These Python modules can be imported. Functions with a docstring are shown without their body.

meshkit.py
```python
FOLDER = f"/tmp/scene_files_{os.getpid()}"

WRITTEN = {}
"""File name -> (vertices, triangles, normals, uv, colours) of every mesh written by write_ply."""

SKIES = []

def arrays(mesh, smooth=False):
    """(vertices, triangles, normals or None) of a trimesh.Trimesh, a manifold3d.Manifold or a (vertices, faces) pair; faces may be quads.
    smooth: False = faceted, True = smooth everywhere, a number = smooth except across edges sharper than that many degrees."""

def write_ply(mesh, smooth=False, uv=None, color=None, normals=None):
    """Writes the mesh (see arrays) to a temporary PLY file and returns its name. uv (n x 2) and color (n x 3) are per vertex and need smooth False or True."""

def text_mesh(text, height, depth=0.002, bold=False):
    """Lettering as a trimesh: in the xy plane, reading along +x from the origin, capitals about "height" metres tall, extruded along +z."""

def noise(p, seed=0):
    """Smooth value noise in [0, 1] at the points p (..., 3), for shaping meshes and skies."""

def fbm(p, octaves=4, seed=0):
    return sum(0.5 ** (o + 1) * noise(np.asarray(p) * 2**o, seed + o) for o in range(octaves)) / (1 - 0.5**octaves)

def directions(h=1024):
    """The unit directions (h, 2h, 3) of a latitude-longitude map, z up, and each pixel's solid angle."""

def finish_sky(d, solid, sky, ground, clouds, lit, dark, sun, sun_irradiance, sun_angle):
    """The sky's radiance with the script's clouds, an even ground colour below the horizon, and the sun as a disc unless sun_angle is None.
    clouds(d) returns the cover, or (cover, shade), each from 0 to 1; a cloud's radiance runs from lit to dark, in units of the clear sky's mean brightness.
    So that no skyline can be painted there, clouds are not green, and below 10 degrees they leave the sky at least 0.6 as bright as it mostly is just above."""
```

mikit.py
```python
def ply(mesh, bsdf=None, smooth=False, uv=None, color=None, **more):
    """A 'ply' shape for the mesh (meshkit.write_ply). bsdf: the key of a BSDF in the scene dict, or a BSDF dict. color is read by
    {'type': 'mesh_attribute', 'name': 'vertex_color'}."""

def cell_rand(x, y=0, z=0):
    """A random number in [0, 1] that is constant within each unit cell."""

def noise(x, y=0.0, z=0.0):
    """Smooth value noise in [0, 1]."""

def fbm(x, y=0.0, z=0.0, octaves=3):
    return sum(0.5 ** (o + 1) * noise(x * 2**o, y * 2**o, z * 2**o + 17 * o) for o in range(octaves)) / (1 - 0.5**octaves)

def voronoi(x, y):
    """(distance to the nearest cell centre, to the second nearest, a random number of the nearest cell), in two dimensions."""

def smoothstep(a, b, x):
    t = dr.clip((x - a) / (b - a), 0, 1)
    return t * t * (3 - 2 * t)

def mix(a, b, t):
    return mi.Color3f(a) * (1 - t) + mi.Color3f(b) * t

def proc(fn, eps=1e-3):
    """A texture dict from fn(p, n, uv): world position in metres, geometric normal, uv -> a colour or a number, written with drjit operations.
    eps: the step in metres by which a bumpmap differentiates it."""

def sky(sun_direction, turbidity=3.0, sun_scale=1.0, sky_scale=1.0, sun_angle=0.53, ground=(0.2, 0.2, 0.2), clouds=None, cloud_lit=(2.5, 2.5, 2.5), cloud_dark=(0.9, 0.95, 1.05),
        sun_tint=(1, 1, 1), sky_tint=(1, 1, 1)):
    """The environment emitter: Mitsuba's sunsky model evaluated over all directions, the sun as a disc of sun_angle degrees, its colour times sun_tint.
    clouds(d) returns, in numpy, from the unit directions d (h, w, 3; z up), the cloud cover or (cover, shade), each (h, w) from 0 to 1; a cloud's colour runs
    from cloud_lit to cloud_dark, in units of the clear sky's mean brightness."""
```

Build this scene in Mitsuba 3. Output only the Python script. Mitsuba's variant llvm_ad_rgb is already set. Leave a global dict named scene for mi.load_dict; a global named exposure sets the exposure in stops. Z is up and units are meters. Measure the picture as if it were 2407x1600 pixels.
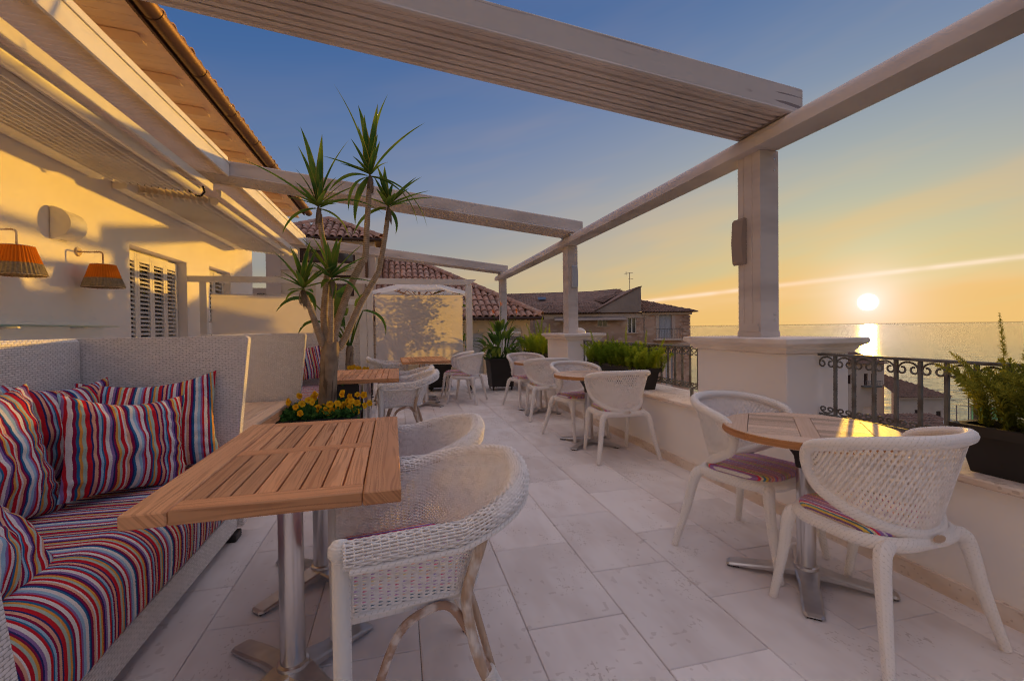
import math, random
import numpy as np, trimesh, shapely
import shapely.geometry as sg
import mitsuba as mi, drjit as dr
import meshkit, mikit
from mikit import noise, fbm, voronoi, cell_rand, smoothstep, mix, proc

T = mi.ScalarTransform4f
rng = np.random.default_rng(11)
scene, labels = {}, {}
V = lambda *a: np.array(a, float)

# ------------------------------------------------------------------ camera, sky, exposure
EYE = V(0, 0, 1.23)
YAW, PITCH, ROLL = math.radians(13.9), math.radians(0.75), 0.0129
_f = V(math.sin(YAW) * math.cos(PITCH), math.cos(YAW) * math.cos(PITCH), -math.sin(PITCH))
_r = V(math.cos(YAW), -math.sin(YAW), 0)
_u = np.cross(_r, _f)
_up = math.sin(ROLL) * _r + math.cos(ROLL) * _u
scene['camera'] = {'type': 'perspective', 'fov': 2 * math.degrees(math.atan(1203.5 / 1071)), 'fov_axis': 'x',
                   'near_clip': 0.05, 'far_clip': 60000.0,
                   'principal_point_offset_x': 0.0, 'principal_point_offset_y': 0.00875,
                   'to_world': T().look_at(origin=EYE.tolist(), target=(EYE + _f).tolist(), up=_up.tolist())}
SUN_AZ, SUN_EL = math.radians(51.9), math.radians(2.15)
SUN = V(math.sin(SUN_AZ) * math.cos(SUN_EL), math.cos(SUN_AZ) * math.cos(SUN_EL), math.sin(SUN_EL))


def cloud_cover(d):
    """Thin high cirrus over the sea, a bright vapour trail, and the pale aureole of haze round the low sun."""
    az = np.arctan2(d[..., 0], d[..., 1])
    el = np.arcsin(np.clip(d[..., 2], -1, 1))
    ang = np.degrees(np.arccos(np.clip(d @ SUN, -1, 1)))
    core = 0.98 * np.exp(-(ang / 0.26) ** 2)
    glow = 0.85 * np.exp(-(ang / 2.1) ** 1.0)
    a, b = V(*TRAIL[0]), V(*TRAIL[1])
    n = np.cross(a, b); n /= np.linalg.norm(n)
    off = np.degrees(np.arcsin(np.clip(d @ n, -1, 1)))
    mid = (a + b) / np.linalg.norm(a + b)
    along = np.degrees(np.arccos(np.clip(d @ mid, -1, 1)))
    fade = np.clip(1.25 - (along / 26) ** 2, 0, 1) * (0.55 + 0.45 * meshkit.noise(np.stack([along * 0.7, off * 2, 0 * off], -1)))
    trail = 0.62 * np.exp(-(off / 0.20) ** 2) * fade + 0.10 * np.exp(-((off - 0.9) / 1.0) ** 2) * fade
    q = np.stack([az * 2.2 + el * 1.2, el * 15 - az * 3.0, 0 * az], -1)
    st = meshkit.fbm(q * 1.3, octaves=5, seed=4)
    st = np.clip((st - 0.40) * 3.2, 0, 1)
    e = np.degrees(el)
    near = np.clip(np.cos(np.radians(ang) * 0.75), 0, 1)
    veil = np.exp(-(np.maximum(e, 0) / 12.5) ** 1.1) * (0.50 + 0.50 * near ** 2) + 0.40 * near ** 6 * np.exp(-(e / 31) ** 2)
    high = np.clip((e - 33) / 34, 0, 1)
    high = 0.60 * high * high * (3 - 2 * high)                  # bright veil added overhead, out of view, to fill the shaded surfaces
    cir = np.clip(veil * (0.78 + 0.20 * (st - 0.35)), 0, 0.97)
    back = np.clip(-(d[..., 0] * SUN[0] + d[..., 1] * SUN[1]), 0, 1)
    arch = 0.62 * back * np.exp(-(np.maximum(e - 2, 0) / 17) ** 1.5)   # the rosy band opposite the setting sun
    left, lit = np.ones_like(ang), np.zeros_like(ang)
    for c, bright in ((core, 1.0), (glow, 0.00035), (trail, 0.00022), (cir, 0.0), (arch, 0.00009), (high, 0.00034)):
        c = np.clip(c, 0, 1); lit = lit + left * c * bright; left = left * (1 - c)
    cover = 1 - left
    shade = 1 - lit / np.maximum(cover, 1e-6)
    return cover, shade


TRAIL = ((0.534, 0.843, 0.0569), (0.881, 0.464, 0.0946))
scene['sky'] = mikit.sky(SUN.tolist(), turbidity=3.0, sun_scale=1.0, sky_scale=1.0, sun_angle=1.1, ground=(0.15, 0.14, 0.13),
                         clouds=cloud_cover, cloud_lit=(11500, 14000, 20500), cloud_dark=(6.6, 3.95, 1.30), sun_tint=(0.82, 1.42, 1), sky_tint=(0.07, 0.36, 1.02))
exposure = 3.84


# ------------------------------------------------------------------ naming and scene entries
used = {}


def fresh(name, taken):
    n = used.get((name, taken), 0)
    used[(name, taken)] = n + 1
    return name if n == 0 else f'{name}_{n:03d}'


def thing(name, label, cat, group=None, kind=None):
    k = fresh(name, '')
    d = {'label': label, 'category': cat}
    if group: d['group'] = group
    if kind: d['kind'] = kind
    labels[k] = d
    return k


def struct(name, label=None):
    k = fresh(name, '')
    labels[k] = {'kind': 'structure'}
    if label: labels[k]['label'] = label
    return k


def sub(parent, name):
    return parent + '__' + fresh(name, parent)


def shp(mesh, mat, smooth=False, uv=None):
    """A shape dict; mesh is (vertices, faces) or (vertices, faces, uv)."""
    if isinstance(mesh, tuple) and len(mesh) == 3:
        return mikit.ply((mesh[0], mesh[1]), mat, smooth=smooth, uv=mesh[2])
    return mikit.ply(mesh, mat, smooth=smooth, uv=uv)


def put(key, shape, M=None):
    scene[key] = {**shape, 'to_world': M} if M is not None else dict(shape)
    return key


def part(parent, name, mesh, mat, smooth=False, M=None, label=None, kind=None):
    k = sub(parent, name)
    put(k, shp(mesh, mat, smooth) if not isinstance(mesh, dict) else mesh, M)
    if label or kind:
        labels[k] = {kk: vv for kk, vv in (('label', label), ('kind', kind)) if vv}
    return k


def place(root, proto, M):
    """Copies of a prototype's parts (list of (sub key, shape dict)) under the key of a thing."""
    for k, s in proto:
        scene[root + '__' + k] = {**s, 'to_world': M}


class Proto:
    """Collects the parts of one kind of thing, to be placed several times."""
    def __init__(self): self.items, self.n = [], {}
    def add(self, name, mesh, mat, smooth=False, under=None):
        base = name if under is None else under + '__' + name
        i = self.n.get(base, 0); self.n[base] = i + 1
        k = base if i == 0 else f'{base}_{i:03d}'
        self.items.append((k, shp(mesh, mat, smooth)))
        return k


def at(x, y, z=0.0, rz=0.0, s=1.0):
    m = T().translate([float(x), float(y), float(z)]).rotate([0, 0, 1], float(rz))
    return m.scale(float(s)) if s != 1 else m


# ------------------------------------------------------------------ mesh builders
def join(*ms):
    ms = [m for m in ms if len(m[0])]
    n, vs, fs, us = 0, [], [], []
    for m in ms:
        vs.append(np.asarray(m[0], float)); f = np.asarray(m[1], int)
        if f.shape[1] == 4: f = np.vstack([f[:, [0, 1, 2]], f[:, [0, 2, 3]]])
        fs.append(f + n); n += len(m[0])
        if len(m) == 3: us.append(m[2])
    if len(us) == len(ms): return np.vstack(vs), np.vstack(fs), np.vstack(us)
    return np.vstack(vs), np.vstack(fs)


def move(m, R=None, t=(0, 0, 0)):
    v = np.asarray(m[0], float)
    if R is not None: v = v @ np.asarray(R, float).T
    return (v + np.asarray(t, float),) + tuple(m[1:])


def rotz(deg):
    a = math.radians(deg); c, s = math.cos(a), math.sin(a)
    return V([c, -s, 0], [s, c, 0], [0, 0, 1])


def rotx(deg):
    a = math.radians(deg); c, s = math.cos(a), math.sin(a)
    return V([1, 0, 0], [0, c, -s], [0, s, c])


def roty(deg):
    a = math.radians(deg); c, s = math.cos(a), math.sin(a)
    return V([c, 0, s], [0, 1, 0], [-s, 0, c])


def _cham():
    v = []
    for sx in (-1, 1):
        for sy in (-1, 1):
            for sz in (-1, 1):
                for k in range(3):
                    w = V(sx, sy, sz) * 0.8; w[k] = (sx, sy, sz)[k]
                    v.append(w)
    v = np.array(v)
    h = trimesh.Trimesh(v, process=False, faces=np.zeros((0, 3), int))
    from scipy.spatial import ConvexHull
    ch = ConvexHull(v)
    f = ch.simplices.copy()
    for i, t in enumerate(f):
        n = np.cross(v[t[1]] - v[t[0]], v[t[2]] - v[t[0]])
        if n @ ch.equations[i][:3] < 0: f[i] = t[::-1]
    return np.sign(v), np.abs(v) < 0.9, f


_CS, _CI, _CF = _cham()


def box(x0, x1, y0, y1, z0, z1, b=0.003):
    """A box with chamfered edges (44 triangles), b = 0 for a plain one."""
    c = V((x0 + x1) / 2, (y0 + y1) / 2, (z0 + z1) / 2); h = V(abs(x1 - x0) / 2, abs(y1 - y0) / 2, abs(z1 - z0) / 2)
    if b <= 0:
        v = V(*[[sx, sy, sz] for sx in (-1, 1) for sy in (-1, 1) for sz in (-1, 1)]) * h + c
        f = np.array([[0, 1, 3], [0, 3, 2], [4, 6, 7], [4, 7, 5], [0, 4, 5], [0, 5, 1], [2, 3, 7], [2, 7, 6], [0, 2, 6], [0, 6, 4], [1, 5, 7], [1, 7, 3]])
        return v, f
    b = min(b, 0.45 * h.min() * 1.0)
    return _CS * np.where(_CI, h - b, h) + c, _CF


def board(x0, x1, y0, y1, z0, z1, axis, b=0.003):
    """A chamfered box with uv for wood grain along the axis (0, 1, 2), each with its own random offset."""
    v, f = box(x0, x1, y0, y1, z0, z1, b)
    o = [k for k in range(3) if k != axis]
    u = v[:, axis] + rng.random() * 40
    w = v[:, o[0]] + 0.83 * v[:, o[1]] + rng.integers(0, 60)
    return v, f, np.stack([u, w], 1)


def frames(path, closed=False):
    p = np.asarray(path, float)
    if closed: t = np.roll(p, -1, 0) - np.roll(p, 1, 0)
    else: t = np.gradient(p, axis=0)
    t /= np.maximum(np.linalg.norm(t, axis=1, keepdims=True), 1e-9)
    a = V(0, 0, 1) if abs(t[0][2]) < 0.9 else V(1, 0, 0)
    n = np.cross(t[0], np.cross(a, t[0])); n /= np.linalg.norm(n)
    N = []
    for k in range(len(p)):
        n = n - t[k] * (n @ t[k]); n /= max(np.linalg.norm(n), 1e-9); N.append(n)
    N = np.array(N)
    return p, t, N, np.cross(t, N)


def tube(path, r, n=8, closed=False, caps=True, sq=1.0, arc=None):
    """A tube with uv in metres; r a number or one per point; sq flattens it along the second normal."""
    p, t, N, B = frames(path, closed)
    m = len(p); r = np.broadcast_to(np.asarray(r, float), (m,))
    a = np.linspace(0, 2 * np.pi, n + 1)
    seg = np.linalg.norm(np.diff(p, axis=0), axis=1)
    L = np.concatenate([[0], np.cumsum(seg)])
    if closed:
        p, N, B, r = (np.concatenate([q, q[:1]]) for q in (p, N, B, r))
        if True:
            N = N.copy(); B = B.copy()
        L = np.concatenate([L, [L[-1] + np.linalg.norm(p[-1] - p[-2])]]); m += 1
    v = p[:, None] + r[:, None, None] * (np.cos(a)[None, :, None] * N[:, None] + sq * np.sin(a)[None, :, None] * B[:, None])
    uv = np.stack(np.broadcast_arrays(L[:, None], (a / (2 * np.pi))[None] * 2 * np.pi * float(r.mean())), -1)
    i, j = np.meshgrid(np.arange(m - 1), np.arange(n), indexing='ij')
    q = (i * (n + 1) + j).ravel()
    f = np.stack([q, q + 1, q + n + 2, q + n + 1], 1)
    f = np.vstack([f[:, [0, 1, 2]], f[:, [0, 2, 3]]])
    v, uv = v.reshape(-1, 3), uv.reshape(-1, 2)
    if caps and not closed:
        for e, s in ((0, -1), (m - 1, 1)):
            base = len(v)
            ring = v[e * (n + 1):(e + 1) * (n + 1)]
            tip = p[e] + s * t[e] * r[e] * 0.25
            v = np.vstack([v, ring, tip[None]]); uv = np.vstack([uv, uv[e * (n + 1):(e + 1) * (n + 1)], uv[e * (n + 1)][None]])
            k = np.arange(n)
            c = np.stack([base + k, base + k + 1, np.full(n, base + n + 1)], 1)
            f = np.vstack([f, c if s > 0 else c[:, ::-1]])
    return v, f, uv


def bez(*pts, n=16):
    """A smooth curve through the points (Catmull-Rom)."""
    p = np.asarray(pts, float)
    p = np.vstack([2 * p[0] - p[1], p, 2 * p[-1] - p[-2]])
    out = []
    for i in range(1, len(p) - 2):
        for t in np.linspace(0, 1, n, endpoint=False):
            out.append(0.5 * ((2 * p[i]) + (-p[i - 1] + p[i + 1]) * t + (2 * p[i - 1] - 5 * p[i] + 4 * p[i + 1] - p[i + 2]) * t * t
                              + (-p[i - 1] + 3 * p[i] - 3 * p[i + 1] + p[i + 2]) * t ** 3))
    out.append(p[-2])
    return np.array(out)


def lathe(prof, n=24):
    p = np.asarray(prof, float); m = len(p)
    a = np.linspace(0, 2 * np.pi, n + 1)
    v = np.stack([p[:, None, 0] * np.cos(a), p[:, None, 0] * np.sin(a), np.broadcast_to(p[:, None, 1], (m, n + 1))], -1).reshape(-1, 3)
    i, j = np.meshgrid(np.arange(m - 1), np.arange(n), indexing='ij')
    q = (i * (n + 1) + j).ravel()
    f = np.stack([q, q + 1, q + n + 2, q + n + 1], 1)
    return v, np.vstack([f[:, [0, 1, 2]], f[:, [0, 2, 3]]])


def prism(poly, o, a, b, c):
    """The polygon (list of (s, t) or shapely) extruded: o + s a + t b, from there along c."""
    g = poly if hasattr(poly, 'geom_type') else sg.Polygon(poly)
    m = trimesh.creation.extrude_polygon(g, 1.0, engine='earcut')
    M = np.stack([V(*a), V(*b), V(*c)], 1)
    v = m.vertices @ M.T + V(*o)
    f = m.faces
    return (v, f[:, ::-1] if np.linalg.det(M) < 0 else f)


def grid(P, closed_u=False, uv=None, flip=False):
    """A sheet from the points P (m, n, 3)."""
    m, n = P.shape[:2]
    i, j = np.meshgrid(np.arange(m if closed_u else m - 1), np.arange(n - 1), indexing='ij')
    i2 = (i + 1) % m
    f = np.stack([(i * n + j).ravel(), (i2 * n + j).ravel(), (i2 * n + j + 1).ravel(), (i * n + j + 1).ravel()], 1)
    f = np.vstack([f[:, [0, 1, 2]], f[:, [0, 2, 3]]])
    if flip: f = f[:, ::-1]
    return (P.reshape(-1, 3), f) if uv is None else (P.reshape(-1, 3), f, uv.reshape(-1, 2))


def rrect(w, h, r, n=5):
    return sg.box(-w / 2 + r, -h / 2 + r, w / 2 - r, h / 2 - r).buffer(r, quad_segs=n)


# ------------------------------------------------------------------ materials
def rgb(*c): return {'type': 'rgb', 'value': list(map(float, c))}


def pr(base, rough=0.6, spec=0.3, **kw):
    return {'type': 'principled', 'base_color': proc(base) if callable(base) else rgb(*base), 'roughness': rough, 'specular': spec, **kw}


def bumped(b, fn, eps=1e-3, scale=1.0): return {'type': 'bumpmap', 'texture': proc(fn, eps), 'scale': scale, 'bsdf': b}


def mat(name, b, sides=True): scene[name] = {'type': 'twosided', 'bsdf': b} if sides else b


def c3(v): return mi.Color3f(v)


def f_plaster(p, n, uv):
    a = fbm(p.x * 1.3, p.y * 1.3, p.z * 1.3, 4); s = fbm(p.x * 3.1 + 9, p.y * 3.1, p.z * 0.35, 3)
    return mix((0.84, 0.80, 0.77), (0.77, 0.72, 0.68), 0.55 * smoothstep(0.35, 0.75, a) + 0.35 * smoothstep(0.5, 0.85, s))


def b_plaster(p, n, uv): return 0.0012 * fbm(p.x * 45, p.y * 45, p.z * 45, 3) + 0.004 * noise(p.x * 4, p.y * 4, p.z * 4)


mat('wall_paint', bumped(pr(f_plaster, 0.85, 0.15), b_plaster))


def f_trav(p, n, uv):
    col = dr.floor((p.x + 0.8) / 0.43)
    row = dr.floor((p.y - 2.12 - 0.34 * (col - 2 * dr.floor(col / 2))) / 0.68)
    r1, r2 = cell_rand(col, row, 5), cell_rand(col, row, 9)
    v = fbm(p.x * 9 + 31 * r1, p.y * 3.2 + 17 * r2, 0, 4)
    c = mix((0.74, 0.705, 0.70), (0.665, 0.615, 0.60), smoothstep(0.3, 0.72, v))
    c = mix(c, (0.79, 0.765, 0.76), 0.5 * smoothstep(0.45, 0.8, fbm(p.x * 4 + 5 * r1, p.y * 4, 3, 3)))
    c = c * (0.90 + 0.14 * r1)
    st = smoothstep(0.56, 0.80, fbm(p.x * 1.7 + 3, p.y * 1.7, 7, 4))
    c = mix(c, (0.62, 0.51, 0.47), 0.40 * st)
    pit = smoothstep(0.76, 0.84, noise(p.x * 140, p.y * 80, 1)) * smoothstep(0.58, 0.72, fbm(p.x * 6, p.y * 6, 11, 3))
    sp = smoothstep(0.84, 0.9, noise(p.x * 38, p.y * 38, 5)) * smoothstep(0.5, 0.7, noise(p.x * 3, p.y * 3, 8))
    return mix(c, (0.22, 0.15, 0.12), dr.minimum(0.30 * pit + 0.22 * sp, 1))


def b_trav(p, n, uv):
    pit = smoothstep(0.76, 0.84, noise(p.x * 140, p.y * 80, 1)) * smoothstep(0.58, 0.72, fbm(p.x * 6, p.y * 6, 11, 3))
    return 0.0018 * fbm(p.x * 26, p.y * 18, 2, 3) - 0.0016 * pit


mat('travertine', bumped(pr(f_trav, 0.52, 0.35), b_trav, 8e-4))


def f_trim(p, n, uv):
    a = fbm(p.x * 5, p.y * 5, p.z * 9, 4)
    q = smoothstep(0.72, 0.8, noise(p.x * 70, p.y * 70, p.z * 70))
    return mix(mix((0.76, 0.66, 0.575), (0.65, 0.525, 0.43), smoothstep(0.35, 0.7, a)), (0.40, 0.30, 0.23), 0.5 * q)


mat('stone_trim', bumped(pr(f_trim, 0.6, 0.3), lambda p, n, uv: 0.0015 * fbm(p.x * 40, p.y * 40, p.z * 40, 3)))
mat('grout', pr((0.40, 0.33, 0.28), 0.9, 0.1))


def f_white(p, n, uv):
    a = fbm(p.x * 2.2, p.y * 2.2, p.z * 2.2, 4)
    return mix((0.74, 0.71, 0.67), (0.63, 0.59, 0.55), smoothstep(0.4, 0.8, a))


mat('white_paint', pr(f_white, 0.42, 0.4))


def grain(x, y, z):
    w = fbm(x * 1.1, y * 7, z * 7, 3)
    return noise(x * 3.2 + 3 * w, y * 48 + 9 * w, z * 48), w


def f_embossed(p, n, uv):
    g, w = grain(p.x, p.y, p.z + 0.115 * p.x)
    line = smoothstep(0.58, 0.72, g) * smoothstep(0.42, 0.54, w)
    return mix(mix((0.60, 0.55, 0.52), (0.50, 0.45, 0.43), w), (0.20, 0.16, 0.155), 0.9 * line)


def b_embossed(p, n, uv):
    g, w = grain(p.x, p.y, p.z + 0.115 * p.x)
    return -0.0012 * smoothstep(0.66, 0.88, g)


mat('beam_paint', pr(lambda p, n, uv: mix((0.62, 0.555, 0.52), (0.47, 0.41, 0.385), smoothstep(0.35, 0.8, fbm(p.x * 1.7, p.y * 1.7 + 5, p.z * 6, 4))), 0.5, 0.35))
mat('white_embossed', bumped(pr(f_embossed, 0.5, 0.35), b_embossed))


def wood(light, dark, amber):
    def f(p, n, uv):
        k = dr.floor(uv.y); r = cell_rand(k, 3, dr.floor(uv.x * 0.0))
        w = fbm(uv.x * 1.4, uv.y * 14, 0, 3)
        g = noise(uv.x * 5 + 2 * w, uv.y * 240 + 14 * w, 0)
        ring = 0.5 + 0.5 * dr.sin(uv.y * 120 + 18 * w + uv.x * 2)
        c = mix(light, dark, 0.55 * smoothstep(0.35, 0.85, g) + 0.14 * ring * w)
        c = mix(c, amber, 0.55 * r)
        return c * (0.74 + 0.46 * cell_rand(k, 8, 1))
    return f


def b_wood(p, n, uv): return 0.00022 * noise(uv.x * 6, uv.y * 300, 0)


mat('teak', bumped(pr(wood((0.62, 0.32, 0.16), (0.33, 0.14, 0.06), (0.54, 0.225, 0.09)), 0.5, 0.35), b_wood))
mat('teak_pale', bumped(pr(wood((0.60, 0.44, 0.32), (0.43, 0.285, 0.19), (0.56, 0.37, 0.245)), 0.50, 0.36), b_wood))
mat('teak_edge', bumped(pr(wood((0.46, 0.21, 0.08), (0.30, 0.12, 0.04), (0.46, 0.20, 0.07)), 0.5, 0.35), b_wood))


def f_strand(p, n, uv):
    a = noise(p.x * 60, p.y * 60, p.z * 60)
    return mix((0.84, 0.81, 0.785), (0.74, 0.70, 0.67), smoothstep(0.4, 0.9, a))


mat('wicker', pr(f_strand, 0.5, 0.35))


def braid(uv, su=0.017, sv=0.012):
    a, b = uv.x / su + uv.y / sv * 0.5, uv.x / su - uv.y / sv * 0.5
    k = dr.floor(uv.y / sv * 1.0)
    fa, fb = dr.abs(a - dr.floor(a) - 0.5) * 2, dr.abs(b - dr.floor(b) - 0.5) * 2
    return dr.sqrt(dr.maximum(0, 1 - fa * fa)) * 0.6 + dr.sqrt(dr.maximum(0, 1 - fb * fb)) * 0.4


def f_braid(p, n, uv):
    h = braid(uv)
    return mix((0.52, 0.46, 0.42), (0.83, 0.795, 0.76), smoothstep(0.2, 0.7, h))


mat('wicker_braid', bumped(pr(f_braid, 0.5, 0.35), lambda p, n, uv: 0.004 * braid(uv), 6e-4))


def weave(p, rowh=0.0105, run=0.034):
    z = p.z / rowh; r = dr.floor(z); fz = z - r
    s = (p.x + p.y) / run + 0.5 * (r - 2 * dr.floor(r / 2)) + 0.12 * noise(r, 0, 0)
    fs = s - dr.floor(s)
    top = dr.sqrt(dr.maximum(0, 1 - dr.square(2 * fz - 1)))
    return top * (0.35 + 0.65 * dr.sin(fs * math.pi)), dr.floor(s) + 31 * r


def f_panel(p, n, uv):
    h, k = weave(p)
    c = mix((0.36, 0.335, 0.32), (0.84, 0.80, 0.77), smoothstep(0.15, 0.62, h))
    return c * (0.90 + 0.14 * cell_rand(k, 2, 0))


mat('wicker_panel', bumped(pr(f_panel, 0.55, 0.3), lambda p, n, uv: 0.004 * weave(p)[0], 5e-4))

RED, WHT, NVY, TEL, LBL, ORG, MAR, SAG, PUR, PEA = ((0.62, 0.018, 0.035), (0.82, 0.77, 0.75), (0.035, 0.035, 0.17), (0.03, 0.16, 0.34), (0.36, 0.56, 0.72), (0.80, 0.36, 0.07),
                                                    (0.30, 0.012, 0.07), (0.46, 0.57, 0.47), (0.30, 0.17, 0.40), (0.82, 0.44, 0.30))
BANDS = [(RED, 14), (SAG, 11), (ORG, 8), (TEL, 8), (MAR, 9), (WHT, 13), (RED, 8), (PUR, 8), (LBL, 11), (WHT, 13), (TEL, 7), (NVY, 5), (MAR, 9), (PEA, 9), (WHT, 6),
         (RED, 12), (SAG, 9), (ORG, 8), (MAR, 7), (NVY, 6), (PUR, 9), (WHT, 12), (RED, 9), (TEL, 5), (LBL, 8), (MAR, 8), (PEA, 10), (NVY, 6)]
BANDS2 = [((0.88, 0.63, 0.14), 8), ((0.08, 0.26, 0.46), 5), ((0.88, 0.77, 0.57), 6), ((0.85, 0.05, 0.11), 5), ((0.43, 0.23, 0.57), 9), ((0.88, 0.88, 0.88), 5), ((0.34, 0.18, 0.51), 10),
          ((0.88, 0.51, 0.34), 5), ((0.51, 0.26, 0.51), 7), ((0.88, 0.88, 0.88), 4), ((0.62, 0.05, 0.15), 6), ((0.38, 0.26, 0.62), 9), ((0.88, 0.69, 0.41), 5), ((0.77, 0.08, 0.14), 5), ((0.77, 0.63, 0.51), 6), ((0.28, 0.15, 0.34), 5)]


def stripes(bands, scale=1.0):
    w = np.array([b[1] for b in bands], float); edge = np.cumsum(w) / w.sum(); per = w.sum() * 0.001 * scale

    def f(p, n, uv):
        t = uv.x / per; t = t - dr.floor(t)
        c = mi.Color3f(*bands[-1][0])
        for (col, _), e in zip(bands[-2::-1], edge[-2::-1]):
            c = mix(col, c, smoothstep(e - 0.0035, e + 0.0035, t))
        return c * (0.86 + 0.22 * noise(uv.x * 700, uv.y * 700, 0))
    return f


def b_cloth(p, n, uv): return 0.0006 * (dr.sin(uv.x * 2400) * dr.sin(uv.y * 2400)) + 0.004 * fbm(uv.x * 14, uv.y * 14, 2, 2)


mat('striped_cloth', bumped(pr(stripes(BANDS, 1.08), 0.85, 0.15, sheen=0.3), b_cloth, 5e-4))
mat('striped_pad', bumped(pr(stripes(BANDS2, 1.25), 0.85, 0.15), b_cloth, 5e-4))
mat('steel', bumped(pr(lambda p, n, uv: mix((0.74, 0.72, 0.71), (0.60, 0.58, 0.58), noise(p.x * 5, p.y * 5, p.z * 5)), 0.24, 0.5, metallic=1.0), lambda p, n, uv: 0.0002 * noise(p.x * 300, p.y * 300, p.z * 12)))
mat('steel_brushed', pr(lambda p, n, uv: mix((0.66, 0.65, 0.65), (0.50, 0.49, 0.50), fbm(p.x * 25, p.y * 25, 0, 3)), 0.36, 0.5, metallic=1.0))
mat('black_plastic', pr((0.022, 0.020, 0.020), 0.45, 0.4))
mat('planter_black', pr(lambda p, n, uv: mix((0.035, 0.031, 0.030), (0.018, 0.016, 0.016), fbm(p.x * 6, p.y * 6, p.z * 6, 3)), 0.55, 0.35))
mat('iron', pr(lambda p, n, uv: mix((0.15, 0.15, 0.145), (0.10, 0.085, 0.075), smoothstep(0.45, 0.75, fbm(p.x * 20, p.y * 20, p.z * 20, 3))), 0.55, 0.4))
mat('soil', pr((0.045, 0.030, 0.020), 0.95, 0.1))


def f_bamboo(p, n, uv):
    a = fbm(p.x * 18, p.y * 18, p.z * 10, 4)
    return mix((0.50, 0.35, 0.24), (0.68, 0.62, 0.56), smoothstep(0.42, 0.62, a)) * (0.8 + 0.3 * noise(p.x * 200, p.y * 200, p.z * 12))


mat('bamboo', pr(f_bamboo, 0.5, 0.35))
mat('bamboo_worn', pr(lambda p, n, uv: mix((0.36, 0.22, 0.15), (0.62, 0.53, 0.47), smoothstep(0.40, 0.66, fbm(p.x * 26, p.y * 26, p.z * 26, 4))), 0.55, 0.35))
mat('wrap_white', bumped(pr((0.74, 0.72, 0.69), 0.5, 0.35), lambda p, n, uv: 0.0022 * dr.abs(dr.sin(p.z * 420)), 4e-4))


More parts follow.
